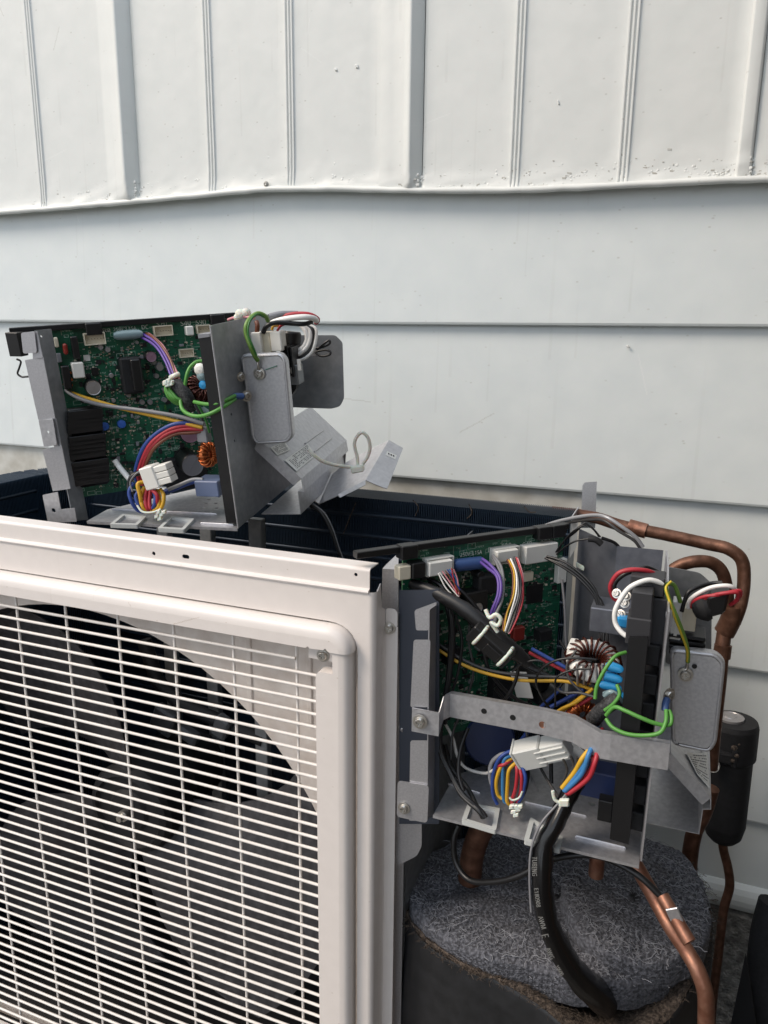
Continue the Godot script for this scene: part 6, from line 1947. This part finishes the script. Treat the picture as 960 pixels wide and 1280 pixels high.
	w1(c, "wire", "red", 0.0024, [[352, 396, 0.10], [366, 393, 0.10], [382, 392, 0.10], [393, 395, 0.104], [398, 400, 0.11], [395, 404, 0.115]])
	w1(c, "wire_sleeve", "grey_plastic", 0.0036, [[337, 396, 0.095], [352, 393, 0.10], [372, 392, 0.11]])
	w1(c, "wire", "yellow", 0.0014, [[340, 412, 0.085], [343, 408, 0.086], [348, 407, 0.09]])
	w1(c, "wire", "red", 0.0014, [[346, 414, 0.082], [350, 408, 0.086], [355, 405, 0.09]])
	for q in [[300, 393, 0.006], [307, 391, 0.005], [296, 397, 0.004]]:
		var wl := Shape.new()
		wl.lathe(b1(q[0], q[1], 0.09), N1, [[q[2], -0.004], [q[2], 0.0], [q[2] * 0.6, 0.003], [0.0, 0.004]], 9)
		part("glue_drip", wl, M.nylon, c)
	w1(c, "wire", "pink", 0.0016, [[285, 400, 0.10], [295, 396, 0.095], [305, 396, 0.09], [318, 398, 0.085]])
	w1(c, "wire", "brown", 0.0026, [[321, 402, 0.08], [322, 408, 0.078], [320, 416, 0.078]])
	var gc := Shape.new()
	gc.box(b1(391, 438, 0.15), Vector3(0.005, 0, -0.001), -dn * 0.007, N1 * 0.004, 0.0006)
	part("plug", gc, M.grey_plastic, c)
	w1(c, "wire_loop", "black_wire", 0.0013, [[395, 435, 0.145], [403, 434, 0.142], [412, 429, 0.14], [411, 426, 0.14], [405, 430, 0.14], [396, 437, 0.145]])
	w1(c, "wire_loop", "black_wire", 0.0013, [[394, 441, 0.145], [402, 445, 0.142], [412, 444, 0.14], [413, 440, 0.14], [405, 438, 0.142], [395, 439, 0.145]])
	# flap and its cable tie
	var fp := Shape.new()
	var fa := b1(398, 630, 0.13); var fb := b1(457, 600, 0.155); var fc := b1(415, 593, 0.19)
	var fnn := (fb - fa).cross(fc - fa).normalized()
	if fnn.y < 0: fnn = -fnn
	var pa := PackedVector3Array()
	for q in [[398, 630], [421, 620], [457, 600], [486, 550], [463, 561], [434, 577], [415, 593]]: pa.append(onplane(q[0], q[1], fa, fnn))
	sheet(pa, [], 0.001, fnn, 0.0, fp)
	fp.bent(PackedVector3Array([b1(391, 625, 0.128), pa[0]]), pa[6] - pa[0], 0.001)
	var fd := b1(482, 611, 0.158)
	var gn := (pa[3] - pa[2]).cross(fd - pa[2]).normalized()
	if gn.z < 0: gn = -gn
	var pbk := PackedVector3Array()
	for q in [[457, 600], [486, 550], [504, 560], [484, 611], [470, 606]]: pbk.append(onplane(q[0], q[1], fd, gn))
	sheet(pbk, [], 0.001, gn, 0.0015, fp)
	sheet(PackedVector3Array([onplane(457, 600, fd, gn), onplane(457, 606, fd, gn), onplane(425, 622, fd, gn), onplane(422, 618, fd, gn)]), [], 0.001, gn, 0.001, fp)
	part("loose_flap", fp, M.galv_bright, c)
	var s1 := Shape.new()
	sheet(PackedVector3Array([onplane(484, 564, fd + gn * 0.0005, gn), onplane(496, 569, fd + gn * 0.0005, gn), onplane(494, 574, fd + gn * 0.0005, gn), onplane(482, 569, fd + gn * 0.0005, gn)]), [], 0.0005, Vector3(0.2, 0.6, 0.8), 0.0, s1)
	part("sticker", s1, M.sticker, c)
	var s2 := Shape.new()
	for k in 3: s2.box(onplane(486 + k * 3.0, 567.5 + k * 1.3, fd + gn * 0.0008, gn), Vector3(0.0009, -0.0004, 0), Vector3(0, 0.0012, 0), N1 * 0.0003)
	part("printed_marks", s2, M.print_black, c, "stuff")
	w1(c, "cable_tie", "nylon", 0.0022, [[385, 562, 0.10], [392, 569, 0.10], [402, 576, 0.105], [418, 581, 0.115], [436, 583, 0.13], [446, 583, 0.135]])
	w1(c, "cable_tie", "nylon", 0.0021, [[447, 585, 0.135], [446, 572, 0.135], [443, 556, 0.135], [445, 546, 0.135], [452, 541, 0.135], [460, 547, 0.137], [462, 558, 0.139], [460, 570, 0.138], [453, 580, 0.136]])
	var hd := Shape.new()
	hd.box(b1(447, 586, 0.13), Vector3(0.008, 0.002, 0), Vector3(-0.001, 0.004, 0), N1 * 0.004, 0.0015)
	part("tie_head", hd, M.nylon, c)
	# --- wires inside
	w1(c, "wire", "grey_wire", 0.0022, [[76, 483, 0.045], [87, 492, 0.04], [105, 500, 0.036], [131, 507, 0.033], [175, 513, 0.03], [222, 520, 0.03], [254, 529, 0.03]])
	w1(c, "wire", "yellow", 0.0022, [[78, 486, 0.047], [93, 493, 0.042], [125, 503, 0.038], [152, 511, 0.035], [204, 522, 0.033], [252, 534, 0.032]])
	for q in [["blue", -4, -4, 0.0024], ["red", 0, 0, 0.0026], ["red", 3, 4, 0.0022], ["brown", 6, 8, 0.002]]:
		w1(c, "wire", q[0], q[3], [[253 + q[1] * 0.3, 536 + q[2] * 0.4, 0.036], [237, 533 + q[2], 0.033], [220 + q[1] * 0.5, 534 + q[2], 0.03], [203 + q[1], 542 + q[2] * 0.6, 0.028], [188 + q[1], 556 + q[2] * 0.4, 0.026], [179 + q[1], 572, 0.026], [174 + q[1], 592, 0.028], [176 + q[1], 606, 0.03]])
	var pc := b1(193, 595, 0.012); var px := (b1(222, 590, 0.012) - b1(180, 601, 0.012)).normalized()
	var py := (N1.cross(px)).normalized()
	var wp := Shape.new()
	wp.box(pc - px * 0.002, px * 0.0085, py * 0.0125, N1 * 0.009, 0.001)
	part("white_plug", wp, M.white_plastic, c)
	for k in 3:
		var wq := Shape.new()
		wq.box(pc + px * 0.014 + py * (0.0072 - 0.0072 * k), px * 0.0085, py * 0.0033, N1 * 0.0075, 0.0006)
		part("plug_finger", wq, M.white_plastic, c)
	for q in [["yellow", 180, 603, 172, 605, 175, 620, 178, 636, 186, 637], ["blue", 176, 611, 170, 620, 173, 632, 180, 637, 186, 636], ["yellow", 181, 608, 176, 620, 179, 634, 186, 638, 192, 632], ["red", 184, 610, 182, 622, 184, 634, 188, 637, 190, 636], ["red", 188, 611, 187, 625, 188, 634, 191, 636, 193, 634], ["blue", 191, 611, 194, 620, 193, 630, 190, 636, 186, 638], ["yellow", 200, 612, 205, 620, 203, 632, 196, 638, 188, 639], ["yellow", 196, 612, 199, 622, 197, 633, 191, 638, 186, 638], ["blue", 168, 604, 162, 614, 164, 627, 172, 637, 180, 640], ["red", 182, 605, 190, 612, 196, 620, 195, 632, 190, 637]]:
		w1(c, "wire", q[0], 0.0022, [[q[1], q[2], 0.012], [q[3], q[4], 0.007], [q[5], q[6], 0.004], [q[7], q[8], 0.006], [q[9], q[10], 0.009]])
	w1(c, "loop_tie", "black_wire", 0.0030, [[176, 590, 0.02], [166, 596, 0.016], [161, 606, 0.014], [164, 617, 0.012], [170, 622, 0.01]])
	w1(c, "loop_tie", "grey_wire", 0.0010, [[178, 588, 0.013], [169, 593, 0.009], [163, 604, 0.008], [165, 615, 0.006]])
	w1(c, "wire_tie", "nylon", 0.0012, [[171, 632, 0.0], [178, 639, -0.002], [190, 640, -0.002], [200, 636, 0.0]])
	var kn := Shape.new()
	for q in [[198, 640], [202, 643], [196, 645], [200, 648], [205, 640]]: kn.box(b1(q[0], q[1], 0.0), Vector3(0.0026, 0.001, 0), Vector3(0, 0.002, 0), N1 * 0.002, 0.0006)
	part("tie_knot", kn, M.nylon, c)
	w1(c, "flat_cable", "white_wire", 0.0032, [[143, 575, 0.05], [149, 583, 0.05], [157, 592, 0.045], [162, 600, 0.04]])
	w1(c, "flat_cable", "blue", 0.0030, [[206, 616, 0.03], [220, 610, 0.034], [238, 603, 0.038], [254, 601, 0.04]])
	w1(c, "flat_cable", "silver_cable", 0.0022, [[210, 612, 0.028], [224, 606, 0.032], [240, 600, 0.036], [254, 599, 0.038]])
	# green earth coil and loops
	for k in 4: w1(c, "earth_wire", "green", 0.0017, [[211 - k * 1.5, 478 + k, 0.03], [207 - k * 0.3 + k * 2.2, 486 + k * 0.6, 0.026], [211 + k * 3.2, 496 + k * 0.2, 0.024], [220 + k * 2.6, 504 - k * 1.2, 0.027], [227 + k, 505 - k, 0.031]])
	var nk := Shape.new()
	for q in [[211, 476], [207, 478], [214, 479], [210, 480]]: nk.box(b1(q[0], q[1], 0.024), Vector3(0.003, 0.001, 0), Vector3(0, 0.0026, 0), N1 * 0.0025, 0.0008)
	part("tie_knot", nk, M.nylon, c)
	w1(c, "braided_sleeve", "braid", 0.0072, [[220, 480, 0.034], [228, 489, 0.03], [235, 500, 0.03], [237, 512, 0.034]])
	w1(c, "earth_wire", "green", 0.0019, [[253, 452, 0.045], [245, 453, 0.042], [238, 459, 0.038], [234, 469, 0.034], [231, 485, 0.032]])
	w1(c, "earth_wire", "green", 0.0020, [[243, 503, 0.024], [258, 505, 0.012], [272, 504, 0.006], [283, 500, 0.012], [294, 495, 0.03]])
	w1(c, "earth_wire", "green", 0.0021, [[226, 500, 0.026], [227, 511, 0.018], [236, 518, 0.010], [250, 521, 0.004], [266, 516, 0.0], [282, 507, 0.008], [294, 499, 0.03]])
	for q in [["purple", 0, 0], ["brown", 3, -1], ["mauve", 1.5, 1], ["purple", -2, 3], ["pink", 4.5, 0]]: w1(c, "wire", q[0], 0.0015, [[177 + q[1] * 1.8, 417 + q[2] * 0.8, 0.10], [190 + q[1], 424 + q[2], 0.085], [200 + q[1], 434 + q[2], 0.07], [209 + q[1], 450 + q[2], 0.055], [217 + q[1], 468 + q[2], 0.042], [224 + q[1] * 0.6, 483 + q[2], 0.036]])
	w1(c, "wire_tie", "nylon", 0.0028, [[213, 472, 0.04], [219, 469, 0.036], [224, 468, 0.04]])
	w1(c, "wire", "dark_grey_wire", 0.0015, [[238, 500, 0.03], [247, 512, 0.03], [255, 528, 0.032]])
	w1(c, "wire", "dark_green", 0.0014, [[247, 505, 0.028], [256, 522, 0.03], [262, 541, 0.032]])
